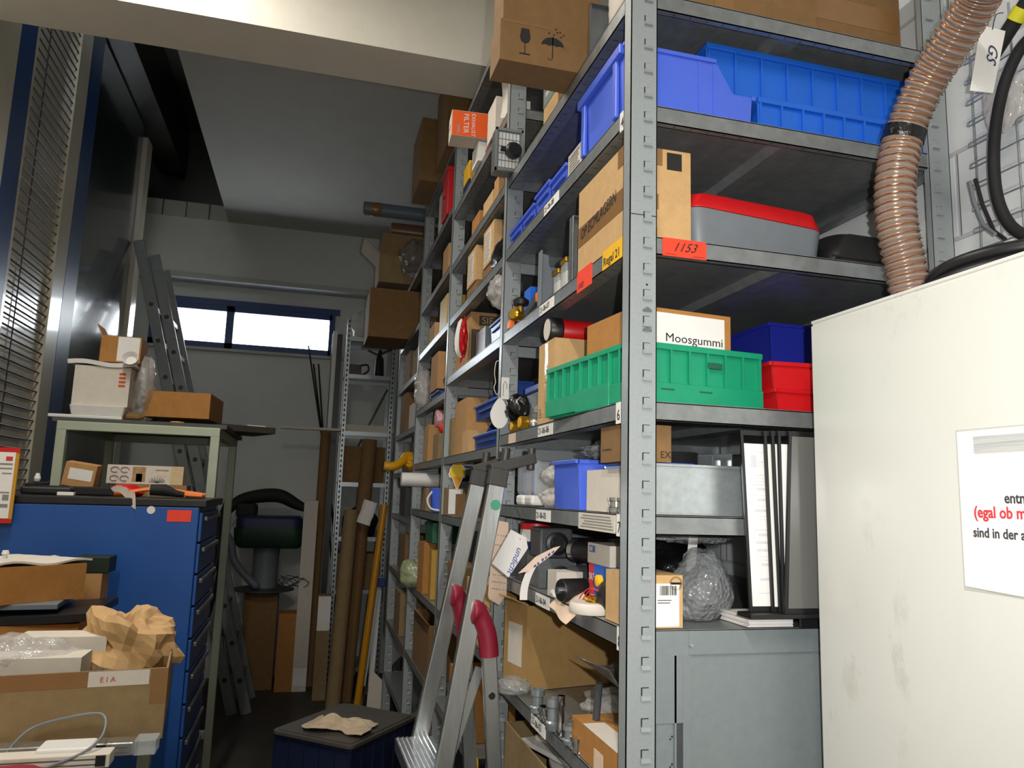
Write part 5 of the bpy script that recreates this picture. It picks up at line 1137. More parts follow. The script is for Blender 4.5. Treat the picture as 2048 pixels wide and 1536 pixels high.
# ================================================================== third and fourth bay
carton('dark brown carton on top of the rack behind the orange filter carton', (0.115, 2.28, 3.271), (0.30, 0.34, 0.42), 0, CARD3)
carton('brown carton jutting out on top of the rack, third bay', (0.08, 2.74, 3.271), (0.36, 0.36, 0.36), 0, CARD3)
t = thing('storage_bin', 'bright red open bin jutting out in the third bay', 'storage bin', (0.052, 2.26, 2.951))
hh = 0.245
shell(B(), (0.118, 0.16, hh), 0.003).build('bin_body', RED, t, 0.002)
B().box((-0.065, -0.086, hh-0.02), (0.065, -0.078, hh)).box((-0.065, 0.078, hh-0.02), (0.065, 0.086, hh)).box((-0.065, -0.08, hh-0.02), (-0.059, 0.08, hh)).box((0.059, -0.08, hh-0.02), (0.065, 0.08, hh)).build('rim', RED, t, 0.002)
B().box((-0.066, -0.03, hh*0.45), (-0.059, 0.03, hh*0.62)).build('grip', RED, t, 0.002)
mesh1('grey_board', 'pale grey board leaning behind the red bin', 'board', B().box((-0.006, -0.12, 0), (0.006, 0.12, 0.26)), KRAFTW, loc=(0.03, 2.52, 2.951), bevel=0.001)
carton('tan carton under the red bin, third bay', (0.07, 2.25, 2.661), (0.12, 0.16, 0.14), 0, CARD, seam=False)
carton('yellow carton wrapped in shiny film, third bay', (0.075, 2.22, 2.386), (0.14, 0.20, 0.15), 0, mat('carton_yellow', '#b99a3e', 0.4, 0, 0.08, 15), labels=[('F', 0.2, 0.05, 0.6, 0.7, CTAPE, 'shiny_film')], seam=False)
carton('small tan carton beside the yellow film-wrapped carton', (0.06, 2.56, 2.386), (0.11, 0.18, 0.085), 0, CARD2, seam=False)
d = (0.155, 0.22, 0.185)
g = B(); o_, ux_, uy_, w_, h_ = face(d, 'F')
tri = [(0.025, 0.03), (0.065, 0.03), (0.045, 0.065)]
for i in range(3):
    a, c = Vector(tri[i]), Vector(tri[(i+1) % 3]); a2 = a.lerp(c, 0.12); c2 = a.lerp(c, 0.80)
    g.bar(o_+ux_*a2.x+uy_*a2.y+Vector((0, -0.0005, 0)), o_+ux_*c2.x+uy_*c2.y+Vector((0, -0.0005, 0)), 0.001, 0.007, (0, 0, 1) if abs((c-a).y) < 0.01 else (1, 0, 0))
ftext(g, d, 'F', '~~~', 0.2, 0.08, 0.013); ftext(g, d, 'F', '~~~', 0.25, 0.80, 0.016)
for k in range(1): g.tube([o_+ux_*(0.055+0.022*math.cos(a))+uy_*(0.155+0.016*math.sin(a))+Vector((0, -0.0005, 0)) for a in [2*PI*k/20 for k in range(20)]], 0.0006, 4, True)
carton('tan carton with a printed recycling triangle, third bay', (0.083, 2.42, 2.105), d, 0, CARD, seam=False, prints=[(g, INK)])
bin_('blue bin under the recycling triangle carton', (0.10, 2.42, 2.061), (0.17, 0.24, 0.043), 0, BLUEN, cut=0.8)
bag('clear_bag', 'pale plastic bag hanging out by the fourth upright', (0.01, 2.82, 2.061), (0.05, 0.08, 0.11), CLEAR, 71, 0.3, 2)
mesh1('pink_roll', 'pink bubble film roll lying on the cartons, third bay', 'roll', B().lathe([(0.01, 0), (0.042, 0.002), (0.044, 0.01), (0.044, 0.165), (0.042, 0.173), (0.01, 0.175)], 20, Matrix.Rotation(PI/2, 4, 'Y')), mat('film_pink', '#d79aa2', 0.2, 0, 0.2, 40, 0.5, 80, spec=0.9), loc=(0.008, 2.34, 1.958), smooth=True)
carton('tall tan carton by the fourth upright under the pink roll', (0.055, 2.62, 1.756), (0.09, 0.14, 0.19), 0, CARD, seam=False)
t = carton('white-labelled carton under the pink roll', (0.095, 2.33, 1.756), (0.16, 0.15, 0.125), 0, CARDD, seam=False, labels=[('F', 0.12, 0.1, 0.62, 0.98, PAPER)])
bag('orange_bag', 'orange-red bag squeezed between the pink roll and the white-labelled carton', (0.08, 2.33, 1.8815), (0.055, 0.06, 0.034), REDO, 73, 0.2, 2, cat='bag')
mesh1('white_roll', 'white roll of film lying across the aisle edge, third bay', 'roll', B().lathe([(0.012, 0), (0.034, 0.001), (0.036, 0.006), (0.036, 0.31), (0.012, 0.315)], 20, Matrix.Rotation(PI/2, 4, 'Y')), WHITEP, loc=(-0.11, 2.62, 1.661), smooth=True)
carton('grey carton carrying the white film roll', (0.10, 2.62, 1.506), (0.18, 0.16, 0.117), 0, CARDD, seam=False)
t = thing('blue_cup', 'blue plastic cup with a bent white handle, third bay', 'cup', (0.050, 2.28, 1.506))
B().lathe([(0.045, 0), (0.050, 0.004), (0.062, 0.115), (0.058, 0.115), (0.046, 0.01)], 20).build('cup_body', BLUE, t, smooth=True); B().tube(spline([(-0.05, -0.02, 0.10), (-0.075, -0.03, 0.06), (-0.06, -0.04, 0.02), (-0.02, -0.055, 0.01)]), 0.005, 8).build('handle', WHITEP, t, smooth=True)
bag('brown_bag', 'brown paper scrap beside the blue cup', (0.06, 2.13, 1.506), (0.045, 0.04, 0.05), CARDO, 75, 0.35, 2.2, cat='bag')
mesh1('green_box', 'dark green box under the blue cup level', 'box', B().box((-0.07, -0.11, 0), (0.07, 0.11, 0.10)), GREEND, loc=(0.09, 2.45, 1.355), bevel=0.004)
carton('tall yellow-brown carton standing in the lower third bay', (0.072, 2.56, 1.101), (0.14, 0.14, 0.25), 0.05, CARDO, seam=False)
carton('slim yellow-brown carton in front of the tall one', (0.072, 2.34, 1.101), (0.11, 0.09, 0.225), -0.05, mat('carton_amber', '#b58a34', 0.6, 0, 0.1, 20), seam=False)
bag('pale_green_bag', 'pale green bag hanging out of the lower third bay', (0.0, 2.78, 1.101), (0.075, 0.075, 0.075), film('film_green', '#a9b48a', 0.35, 0.2, 30, 0.8), 77, 0.3, 2)
carton('brown carton stuffed with papers low in the third bay', (0.09, 2.5, 0.741), (0.16, 0.5, 0.25), 0, CARD3, open_top=True, flaps=(0.8, None, None, None))
t = thing('hose_coil', 'yellow flexible hose coil jutting out in the fourth bay', 'hose', (0.02, 3.42, 1.721))
b = B(); b.tube(spline([(-0.15, -0.05, 0.03), (-0.09, -0.05, 0.03), (-0.04, -0.03, 0.06), (0.0, 0.0, 0.10), (0.05, 0.0, 0.07), (0.05, 0.0, 0.02)], 10), 0.028, 12); b.build('hose', YELP, t, smooth=True)
B().blob((0.03, 0.02, 0.06), (0.06, 0.08, 0.06), 0.2, 2, 2, 20, 14, 0.0).build('bundle', YELP, t)
for i, (z, hgt, y, m, L) in enumerate(((2.301, 0.16, 3.2, CARDD, 'grey-brown carton in the fourth bay by its upright'), (2.301, 0.2, 3.6, CARD3, 'brown carton deep in the fourth bay'), (1.981, 0.26, 3.72, CARD3, 'brown board box at the far end of the fourth bay'), (1.981, 0.15, 3.25, KRAFTW, 'pale bundle carton in the middle of the fourth bay'), (1.451, 0.2, 3.5, BLACK, 'black case on the fourth bay, under the yellow hose'), (1.101, 0.24, 3.4, CARD3, 'dark carton low in the fourth bay'), (0.741, 0.25, 3.5, CARDD, 'dull carton near the floor of the fourth bay'))):
    carton(L, (0.09, y, z), (0.16, 0.28, hgt), 0, m, seam=False)
t = carton('large dark brown carton jutting far over the aisle at its far end', (0.06, 3.80, 2.602), (0.64, 0.38, 0.33), 0, CARD3)
carton('open brown carton with splayed flaps above the far large carton', (0.02, 3.80, 2.982), (0.46, 0.34, 0.20), 0, CARDD, open_top=True, flaps=(0.7, None, 0.9, None))
t = thing('pipe', 'blue-grey plastic pipe with a brown taped end jutting out high at the rack end', 'pipe', (-0.33, 3.74, 3.52))
RY = Matrix.Rotation(PI/2, 4, 'Y')
B().lathe([(0.046, 0), (0.048, 0.002), (0.048, 0.70), (0.042, 0.70), (0.042, 0.0)], 24, RY).build('pipe_wall', mat('pipe_blue_grey', '#66727f', 0.45, 0, 0.06, 20), t, smooth=True)
B().lathe([(0.0485, 0.05), (0.0495, 0.052), (0.0495, 0.118), (0.0485, 0.12)], 24, RY).build('tape_band', TAPE, t, smooth=True)
mesh1('tube_roll', 'rust-brown wrapped roll below the blue-grey pipe', 'roll', B().lathe([(0.01, 0), (0.05, 0.003), (0.055, 0.02), (0.055, 0.50), (0.01, 0.51)], 18, RY), mat('roll_rust', '#6d4a38', 0.35, 0, 0.2, 15), loc=(-0.14, 3.78, 3.40), smooth=True)
bag('clear_bag', 'dusty clear bag of tools below the rust-brown roll', (0.0, 3.40, 2.981), (0.10, 0.14, 0.12), SMOKE, 81, 0.3, 2)
# ================================================================== left side: blue cabinet, frame, ladder, packing table
CABB = mat('cabinet_blue_enamel', '#1c4f98', 0.4, 0, 0.1, 5)
t = thing('drawer_cabinet', 'blue metal drawer cabinet with a black top and a red sticker on the left', 'cabinet', (-1.29, 2.15, 0))
B().box((-0.335, -0.35, 0.0), (0.325, 0.21, 1.515)).build('cabinet_body', CABB, t, 0.004)
B().box((-0.345, -0.352, 1.5155), (0.350, 0.215, 1.545)).build('worktop', BLACK, t, 0.004)
for i in range(12):
    z = 0.10+i*0.117
    f_ = B().box((0.3255, -0.34, z), (0.337, 0.19, z+0.108)).build('drawer', CABB, t, 0.002)
    B().bar((0.345, -0.30, z+0.085), (0.345, 0.16, z+0.085), 0.012, 0.016).build('handle', GREYS, f_, 0.002)
x0 = Xat(335, 1.797, 1.5); x1 = Xat(383, 1.797, 1.5)
B().box((x0+1.29, -0.3515, Zat(1043, x0, 1.797)), (x1+1.29, -0.35, Zat(1021, x1, 1.797))).build('red_sticker', REDO, t)
c_ = U(302, 1020, 1, 1.799); B().lathe([(0.0145, 0), (0.0145, 0.0012)], 20, Matrix.Translation((c_.x+1.29, -0.35, c_.z)) @ Matrix.Rotation(PI/2, 4, 'X')).build('round_sticker', WHITEP, t)
# framed notice at its left corner
t = thing('framed_notice', 'yellow and red framed notice hanging at the left corner of the blue cabinet', 'notice', (-1.625, 1.775, 1.580))
B().box((-0.11, -0.004, -0.135), (0.045, 0.004, 0.132)).build('frame', mat('frame_yellow', '#c08a1c', 0.5, 0, 0.05, 10), t, 0.002)
q = B(); q2 = B()
for i, (z, h_, w_) in enumerate(((0.070, 0.006, 0.05), (0.055, 0.005, 0.09), (0.038, 0.004, 0.03), (-0.03, 0.005, 0.05), (-0.055, 0.02, 0.02), (-0.08, 0.012, 0.03))): q.box((0.028-w_, -0.0068, z), (0.028, -0.006, z+h_))
q2.box((0.005, -0.0068, 0.085), (0.026, -0.006, 0.100))
multi('notice_sheet', [(B().box((-0.10, -0.006, -0.118), (0.034, -0.004, 0.115)), PAPER), (q, INKG), (q2, INKR)], t)
B().box((-0.11, -0.0055, 0.115), (0.045, -0.0045, 0.132)).build('red_edge', RED, t); B().box((-0.11, -0.0055, -0.135), (0.045, -0.0045, -0.120)).build('red_edge', RED, t)
# things on the blue cabinet
ZB = 1.546
def onb(px, y, z=ZB): return Xat(px, y, z)
x0, x1 = onb(215, 2.25), onb(366, 2.25)
d = (x1-x0, 0.10, 0.078); g, g2, g3 = B(), B(), B()
for i in range(2):
    for j in range(2):
        o_, ux_, uy_, w_, h_ = face(d, 'F'); cc = o_+ux_*(0.05+0.065*i)*d[0]/0.5+uy_*(0.022+0.036*j)+Vector((0, -0.0012, 0))
        g.tube([cc+Vector((0.016*math.cos(a), 0, 0.011*math.sin(a))) for a in [PI*1.7*k/14 for k in range(15)]], 0.002, 5)
patch(g2, d, 'F', 0.33, 0.12, 0.50, 0.92); patch(g3, d, 'F', 0.38, 0.12, 0.46, 0.55); patch(g, d, 'F', 0.63, 0.74, 0.80, 0.80); patch(g3, d, 'F', 0.65, 0.45, 0.77, 0.66)
for k in range(9): a = PI*k/8; o_, ux_, uy_, w_, h_ = face(d, 'F'); c0_ = o_+ux_*(0.66*d[0])+uy_*0.008+Vector((0, -0.001, 0)); g.bar(c0_, c0_+Vector((0.032*math.cos(a), 0, 0.02*math.sin(a)+0.004)), 0.001, 0.003, (1, 0, 0.3))
carton('plain brown long carton lying on the blue cabinet under the picture carton', ((x0+x1)/2+0.03, 2.25, ZB), (x1-x0-0.02, 0.12, 0.05), 0, CARDD, seam=False)
carton('long white carton with small product pictures on the blue cabinet', ((x0+x1)/2, 2.25, ZB+0.0505), d, 0, KRAFTW, labels=[('F', 0.83, 0.01, 0.995, 0.99, CTAPE, 'clear_tape')], seam=False, prints=[(g, INKG), (g2, mat('picture_tan', '#a98a5f', 0.7, 0, 0.3, 40)), (g3, PINKP)])
carton('small tan carton with a white label tilted on the blue cabinet', (onb(150, 2.08)+0.012, 2.08, ZB+0.035), (0.115, 0.07, 0.092), 0, CARD, seam=False, labels=[('F', 0.16, 0.30, 0.90, 0.78, PAPER)], rot=(0.1, 0.14, 0), prints=[])
mesh1('tool_bar', 'black bar under the small tilted carton on the blue cabinet', 'bar', B().box((-0.13, -0.05, 0), (0.17, 0.06, 0.034)), BLACKM, loc=(-1.47, 2.08, ZB), bevel=0.006)
t = thing('cable_bundle', 'orange cable bundle with black sleeve on the blue cabinet', 'cable', (-1.16, 1.93, ZB))
for i in range(6):
    B().tube(spline([(-0.10, 0.0+0.010*i, 0.012+0.004*(i % 3)), (0.0, 0.02+0.016*i, 0.030+0.006*(i % 2)), (0.10, 0.01+0.02*i, 0.014+0.006*(i % 3)), (0.185, 0.0+0.022*i, 0.010+0.005*(i % 2))]), 0.0052, 8).build('cable', ORANGEP, t, smooth=True)
B().tube([(0.0, -0.028, 0.030), (0.05, -0.028, 0.030), (0.09, -0.022, 0.018), (0.12, -0.02, 0.014)], [0.022, 0.024, 0.014, 0.011], 12).build('black_sleeve', BLACKM, t, smooth=True)
B().tube([(-0.12, -0.06, 0.015), (-0.07, -0.055, 0.014)], 0.013, 10).build('orange_grip', ORANGEP, t, smooth=True)
t = thing('paper_flag', 'crumpled white paper label hanging over the cabinet top edge', 'paper', (-1.235, 1.80, ZB))
B().sheet(lambda u, v: (-0.05+0.09*u+0.01*v, 0.03-0.036*u, 0.020+0.012*math.sin(5*u)-0.052*u*v*v+0.012*(1-v)), 10, 8, 0.0008).build('paper', KRAFTW, t, smooth=True)
mesh1('red_cloth', 'red cloth lump behind the orange cable bundle', 'cloth', B().blob((0, 0, 0.02), (0.07, 0.06, 0.028), 0.25, 2, 5, 20, 12, 0), RED, loc=(-1.29, 2.10, ZB), smooth=True)
t = thing('spray_gun', 'black hand tool with a white tip at the left end of the blue cabinet', 'hand tool', (-1.50, 1.92, ZB))
B().bar((-0.11, 0, 0.016), (0.06, 0.02, 0.016), 0.05, 0.03).build('tool_body', BLACK, t, 0.008); B().bar((-0.10, 0.0, 0.036), (-0.02, 0.01, 0.045), 0.02, 0.012).build('lever', BLACKM, t, 0.003); B().lathe([(0.009, 0), (0.012, 0.01), (0.006, 0.03)], 10, Matrix.Translation((-0.06, 0.0, 0.05))).build('white_tip', WHITEP, t)
mesh1('white_block', 'small white block on the edge of the blue cabinet top', 'block', B().box((-0.028, -0.012, 0), (0.028, 0.012, 0.013)), PAPER, loc=(onb(132, 1.84), 1.84, ZB), bevel=0.002)
mesh1('thin_rod', 'thin pale stick standing in front of the long picture carton', 'stick', B().cyl((0, 0, 0), (0.004, 0, 0.075), 0.0018, 6), KRAFTW, loc=(onb(296, 2.05), 2.05, ZB))
# steel frame with the top boards
FRM = mat('frame_pale_green', '#a5ac98', 0.45, 0.1, 0.08, 10)
t = thing('tube_stand', 'pale green square tube frame behind the blue cabinet carrying boards', 'frame', (-1.30, 2.83, 0))
FY0, FY1, FX0, FX1, FZ = -0.42, 0.42, -0.335, 0.300, 1.862
for x in (FX0, FX1):
    for y in (FY0, FY1): B().box((x-0.02, y-0.02, 0), (x+0.02, y+0.02, FZ)).build('leg', FRM, t, 0.003)
for y in (FY0, FY1): B().box((FX0-0.02, y-0.021, FZ-0.04), (FX1+0.02, y+0.021, FZ)).build('cross_rail', FRM, t, 0.003)
for x in (FX0, FX1): B().box((x-0.02, FY0+0.021, FZ-0.04), (x+0.02, FY1-0.021, FZ)).build('side_rail', FRM, t, 0.003)
for y in (FY0, FY1): B().box((FX0+0.02, y-0.015, 0.25), (FX1-0.02, y+0.015, 0.29)).build('lower_rail', FRM, t, 0.003)
mesh1('grey_board', 'dark grey board lying on the pale green frame', 'board', B().box((-0.40, -0.43, 0), (0.34, 0.42, 0.022)), mat('board_dark_grey', '#4a4b47', 0.6, 0, 0.15, 12), loc=(-1.30, 2.90, FZ+0.0005), bevel=0.002)
mesh1('dark_board', 'long dark board poking out to the right from the frame top', 'board', B().box((-0.30, -0.16, 0), (0.30, 0.16, 0.034)), mat('board_brown_black', '#37332c', 0.6, 0, 0.2, 12), loc=(-1.10, 2.98, FZ+0.023), rz=0.42, bevel=0.002)
mesh1('white_slab', 'white foam slab at the left front edge of the frame top', 'slab', B().box((-0.14, -0.09, 0), (0.165, 0.09, 0.015)), WHITEP, loc=(-1.585, 2.58, FZ+0.023), bevel=0.003)
zt_ = FZ+0.0385
t = thing('white_tray', 'shallow white tray under the white carton on the frame top', 'tray', (-1.53, 2.58, zt_)); loft(B(), [[(x, y, 0) for x, y in rr(-0.105, 0.11, -0.085, 0.085, 0.01)], [(x, y, 0.045) for x, y in rr(-0.115, 0.12, -0.095, 0.095, 0.012)]]).build('tray_body', WHITEP, t, 0.002)
d = (0.235, 0.22, 0.185); g = B()
for i in range(4): patch(g, d, 'F', 0.80, 0.50+0.1*i, 0.92, 0.56+0.1*i)
carton('large white carton with small red signs on the frame top', (-1.525, 2.62, zt_+0.0455), d, 0, KRAFTW, seam=False, prints=[(g, INKO)])
zt2 = zt_+0.0455+0.1855
mesh1('foam_sheet', 'white foam sheet draped over the large white carton', 'foam', B().sheet(lambda u, v: (-0.15+0.28*u, -0.12+0.24*v, 0.022+0.006*math.sin(7*u)+0.004*math.sin(5*v)), 14, 10, 0.02), WHITEP, loc=(-1.525, 2.62, zt2), smooth=True)
carton('open carton with a raised flap and white labels, topmost on the white carton', (-1.470, 2.62, zt2+0.029), (0.175, 0.14, 0.125), 0.0, CARDO, open_top=True, flaps=(1.1, None, None, None), labels=[('F', 0.42, 0.05, 0.96, 0.98, PAPER)])
mesh1('foam_bowl', 'round white foam cup in front of the open carton', 'cup', B().lathe([(0.005, 0), (0.028, 0.006), (0.036, 0.03), (0.036, 0.036), (0.030, 0.03), (0.022, 0.012)], 20, Matrix.Rotation(PI/2-0.4, 4, 'X')), WHITEP, loc=(-1.405, 2.49, zt2-0.010+0.036), smooth=True)
bag('clear_bag', 'crumpled clear film bag standing on the white carton beside the ladder', (-1.375, 2.66, zt_), (0.050, 0.085, 0.17), CLEAR, 91, 0.3, 1.8)
x0, x1 = Xat(290, 2.62, 1.95), Xat(424, 2.62, 1.95)
carton('orange-brown carton at the right front of the frame top', ((x0+x1)/2, 2.80, FZ+0.058), (x1-x0, 0.36, 0.125), -0.06, CARDO, seam=False)
mesh1('wood_scrap', 'small dark wooden scrap between the tray and the orange-brown carton', 'wood', B().blob((0, 0, 0.02), (0.05, 0.03, 0.025), 0.25, 2, 4, 14, 10, 0), CARD3, loc=(x0-0.04, 2.55, FZ+0.023))
mesh1('yellow_disc', 'yellow plastic disc under the orange-brown carton edge', 'disc', B().lathe([(0.03, 0), (0.032, 0.002), (0.03, 0.006)], 20), YELP, loc=(Xat(355, 2.52, 1.89), 2.515, FZ+0.023), smooth=True)
mesh1('papers', 'loose white papers behind the orange-brown carton on the dark board', 'papers', B().box((-0.05, -0.04, 0), (0.05, 0.04, 0.012)), PAPER, loc=(-0.88, 3.06, FZ+0.058), rz=0.4, bevel=0.001)
# ---- extension ladder leaning at the tower
ALUD = mat('backlit_aluminium', '#7c7f7e', 0.5, 0.55, 0.15, 20)  # duller, darker aluminium: the shade of the backlit rails put into the colour
t = thing('extension_ladder', 'aluminium extension ladder of two sections leaning on the left tower end', 'ladder', (-0.95, 4.7, 0))
T0 = Vector(t.location)
for s_, (bx, tx, tz) in enumerate(((-0.985, -1.905, 3.38), (-0.885, -1.790, 3.28))):
    for y in (4.60, 5.02):
        a = Vector((bx, y, 0.0))-T0; e = Vector((tx, y, tz))-T0
        B().bar(a, e, 0.075, 0.026, (0, 1, 0)).build('rail', ALUD, t, 0.003)
    for k in range(11):
        f = (0.25+0.28*k)/3.55; p = Vector((bx+(tx-bx)*f, 4.60, tz*f))-T0
        multi('rung', [(B().bar(p+Vector((0, -0.012, 0)), p+Vector((0, 0.432, 0)), 0.032, 0.030), ALUD), (B().cyl(p+Vector((0, -0.0165, 0)), p+Vector((0, -0.0125, 0)), 0.017, 12), BLACK)], t)
for i, (L, pts, r) in enumerate((('black hose bundle hanging at the right leg of the pale green frame', [(418, 1010), (436, 1060), (438, 1110), (415, 1160), (405, 1230), (398, 1290)], 0.022), ('black cable looping beside the hose bundle', [(425, 1120), (430, 1180), (418, 1230), (400, 1260)], 0.009))):
    P_ = [U(px, py, 1, 3.30+0.06*i) for px, py in pts]; P_[0] = Vector((-0.998, 3.262+0.02*i, 1.52-0.12*i))
    mesh1('hanging_hose', L, 'hose', B().tube(spline(P_, 8), r, 10), BLACKM, smooth=True)
P_ = [U(px, py, 1, 5.22) for px, py in ((446, 1060), (462, 1085), (468, 1120), (490, 1150), (512, 1172))]+[Vector((-0.985, 5.32, 0.87))]
mesh1('grey_hose', 'dull grey hose hanging behind the ladder toward the round plate', 'hose', B().tube(spline(P_, 8), 0.03, 10), GREYP, smooth=True)
# ---- packing table with the boxes in the lower left corner
ZT = 1.035
t = thing('packing_table', 'plain table carrying cartons in the lower left corner', 'table', (-1.35, 0.95, 0))
B().box((-0.62, -0.70, ZT-0.03), (0.345, 0.75, ZT)).build('table_top', WOOD, t, 0.003)
for x in (-0.50, 0.30):
    for y in (-0.65, 0.70): B().box((x-0.02, y-0.02, 0), (x+0.02, y+0.02, ZT-0.0305)).build('leg', FRM, t, 0.002)
d = (0.76, 0.46, 0.152); g = B(); ftext(g, d, 'F', 'E I A', 0.82, 0.84, 0.016, lift=0.0012)
t = carton('large open carton with brown-taped rim in the lower left corner', (-1.255, 0.80, ZT+0.001), d, 0.12, CARDD, open_top=True, flaps=(None, None, None, None), labels=[('F', 0.0, 0.78, 0.79, 0.995, TAPE, 'packing_tape'), ('F', 0.955, 0.50, 0.998, 0.995, TAPE, 'packing_tape'), ('F', 0.79, 0.78, 0.95, 0.99, KRAFTW, 'paper_label')], prints=[(g, INKR)])
B().prism([(0.0, 0.0), (0.02, 0.05), (0.03, 0.03), (0.012, -0.01)], 0, 0.001, 'y').build('ink_mark', INK, t).location = (0.315, 0.2235, 0.095)
b = B().blob((0, 0, 0.085), (0.108, 0.085, 0.098), 0.50, 1.6, 12, 28, 19, None)
mesh1('crumpled_paper', 'large crumpled brown packing paper in the open carton', 'packing paper', b, mat('kraft_paper', '#bf9a6a', 0.8, 0, 0.06, 20, 0.25, 30), loc=(-1.005, 0.85, ZT+0.072), rot=(0, 0.25, 0))
for i in range(2):
    carton(['white carton under clear film at the front of the open carton', 'white flat carton behind the film-covered one in the open carton'][i], (-1.14+0.02*i, 0.70+0.13*i, ZT+0.0065), (0.20, 0.09, 0.165+0.022*i), 0, KRAFTW, seam=False)
bag('clear_film', 'glossy clear film heaped over the white cartons in the open carton', (-1.20, 0.74, ZT+0.11), (0.13, 0.09, 0.050), CLEAR, 95, 0.35, 2, flat=False)
mesh1('dark_part', 'dark part with a blue corner beside the crumpled paper', 'part', B().blob((0, 0, 0.05), (0.045, 0.04, 0.085), 0.25, 2, 8, 16, 12, 0), GREYD, loc=(-1.005, 0.68, ZT+0.007))
carton('brown carton at the bottom of the left stack behind the open carton', (-1.42, 1.38, ZT+0.001), (0.40, 0.36, 0.150), 0.15, CARDO, seam=False)
zs = ZT+0.1515
mesh1('dark_folder', 'sagging black folder in the left stack of cartons', 'folder', B().sheet(lambda u, v: (-0.20+0.44*u, -0.17+0.34*v, 0.036-0.012*math.sin(3*u)), 10, 6, 0.022), BLACK, loc=(-1.40, 1.37, zs), smooth=True)
mesh1('grey_catalogue', 'glossy grey catalogue on top of the black folder', 'catalogue', B().box((-0.18, -0.14, 0), (0.16, 0.14, 0.016)), GREYP, loc=(-1.43, 1.36, zs+0.040), rz=0.1, bevel=0.002)
zs2 = zs+0.0565
a = U(70, 1190, 1, 1.17)
carton('orange-brown carton topped with papers, topmost of the left stack', (-1.405, 1.37, zs2), (0.26, 0.26, 0.105), 0.72, CARDO, seam=False)
mesh1('paper_pile', 'white papers and film on the topmost orange-brown carton', 'papers', B().sheet(lambda u, v: (-0.13+0.27*u, -0.12+0.24*v, 0.010+0.006*math.sin(9*u+3*v)), 12, 8, 0.006), KRAFTW, loc=(-1.395, 1.37, zs2+0.1055), rz=0.72, smooth=True)
mesh1('stopper', 'small white stopper on the topmost carton papers', 'knob', B().lathe([(0.007, 0), (0.005, 0.008), (0.011, 0.014), (0.008, 0.024)], 12), WHITEP, loc=(-1.44, 1.33, zs2+0.120), smooth=True)
carton('tan carton standing right of the left stack by the blue cabinet', (Xat(182, 1.62, 1.28), 1.645, ZT+0.001), (0.08, 0.10, 0.255), 0, CARD, seam=False)
mesh1('green_black_box', 'dark green and black box on the tan carton beside the left stack', 'box', B().box((-0.055, -0.05, 0), (0.055, 0.05, 0.055)), mat('box_green_black', '#142419', 0.5, 0, 0.2, 10), loc=(Xat(186, 1.62, 1.3), 1.645, ZT+0.2565), bevel=0.003)
# foreground profiles and power supply
t = thing('power_supply', 'white power supply brick with grey cable in the lower left corner', 'power supply', (Xat(125, 0.47, ZT), 0.50, ZT))
loft(B(), [[(x, y, 0) for x, y in rr(-0.055, 0.05, -0.035, 0.035, 0.006)], [(x, y, 0.034) for x, y in rr(-0.052, 0.047, -0.033, 0.033, 0.006)]]).build('case', WHITEP, t, 0.004)
B().tube(spline([(-0.08, -0.08, 0.004), (-0.02, -0.06, 0.010), (0.04, -0.045, 0.03), (0.062, 0.0, 0.05), (0.045, 0.05, 0.075), (-0.02, 0.055, 0.07), (-0.09, 0.05, 0.05), (-0.12, 0.0, 0.01)], 8), 0.0028, 8).build('cable', GREYP, t, smooth=True)
for i, (y, m_, L) in enumerate(((0.535, ALU, 'aluminium profile lying along the open carton'), (0.470, KRAFTW, 'cream plastic profile in front of the aluminium one'))):
    t = thing('profile_bar', L, 'profile', (-1.06, y, ZT))
    B().box((-0.10-0.08*(i == 0), -0.022, 0), (0.170 if i == 0 else 0.14, 0.022, 0.026)).build('bar_body', m_, t, 0.002)
    for k in range(2): B().box((-0.10, -0.0228, 0.006+0.010*k), (0.16 if i == 0 else 0.13, -0.0218, 0.0085+0.010*k)).build('groove', GREYS, t)
    if i == 0: B().box((0.171, -0.025, 0), (0.214, 0.025, 0.030)).build('end_block', CLEARH, t, 0.002)
    B().box((0.10+0.015*i, -0.0245, 0.004), (0.118+0.015*i, -0.0215, 0.024)).build('clip', BLACK, t)
mesh1('red_cloth', 'dark red cloth at the very bottom edge, lower left', 'cloth', B().blob((0, 0, 0.012), (0.12, 0.05, 0.022), 0.2, 2, 15, 22, 12, 0), mat('cloth_dark_red', '#8c1b2e', 0.7, 0, 0.1, 20), loc=(-1.10, 0.37, ZT), smooth=True)

# ================================================================== on the floor in the aisle
for i, L in enumerate(('lower dark blue crate of the stack in the aisle', 'upper dark blue crate of the stack in the aisle')):
    crate(L, (-0.325, 2.40, 0.002+0.262*i), (0.42, 0.50, 0.26), -0.70, mat('crate_night_blue', '#1b2440', 0.45, 0, 0.1, 15), base=0.25, ribs=6)
mesh1('crate_lid', 'grey-brown lid with a raised edge on the dark blue crates', 'lid', B().prism(rr(-0.218, 0.218, -0.258, 0.258, 0.03), 0, 0.016).prism(rr(-0.200, 0.200, -0.240, 0.240, 0.02), 0.016, 0.020), mat('lid_grey_brown', '#4d4841', 0.6, 0, 0.15, 12), loc=(-0.325, 2.40, 0.5255), rz=-0.70, bevel=0.002)
b = B()
def ragf(u, v):
    n_ = mnoise.noise(Vector((u*3.1, v*3.7, 1.3))); n2 = mnoise.noise(Vector((u*7, v*7, 4.2)))
    ed = 1-max(abs(u-0.5), abs(v-0.5))**3*6
    return (-0.15+0.30*u+0.03*n_, -0.085+0.17*v+0.035*mnoise.noise(Vector((u*2.5, v*2, 9))), max(0.003, 0.008+0.055*max(0, ed)*(0.55+n_)+0.016*n2*ed))
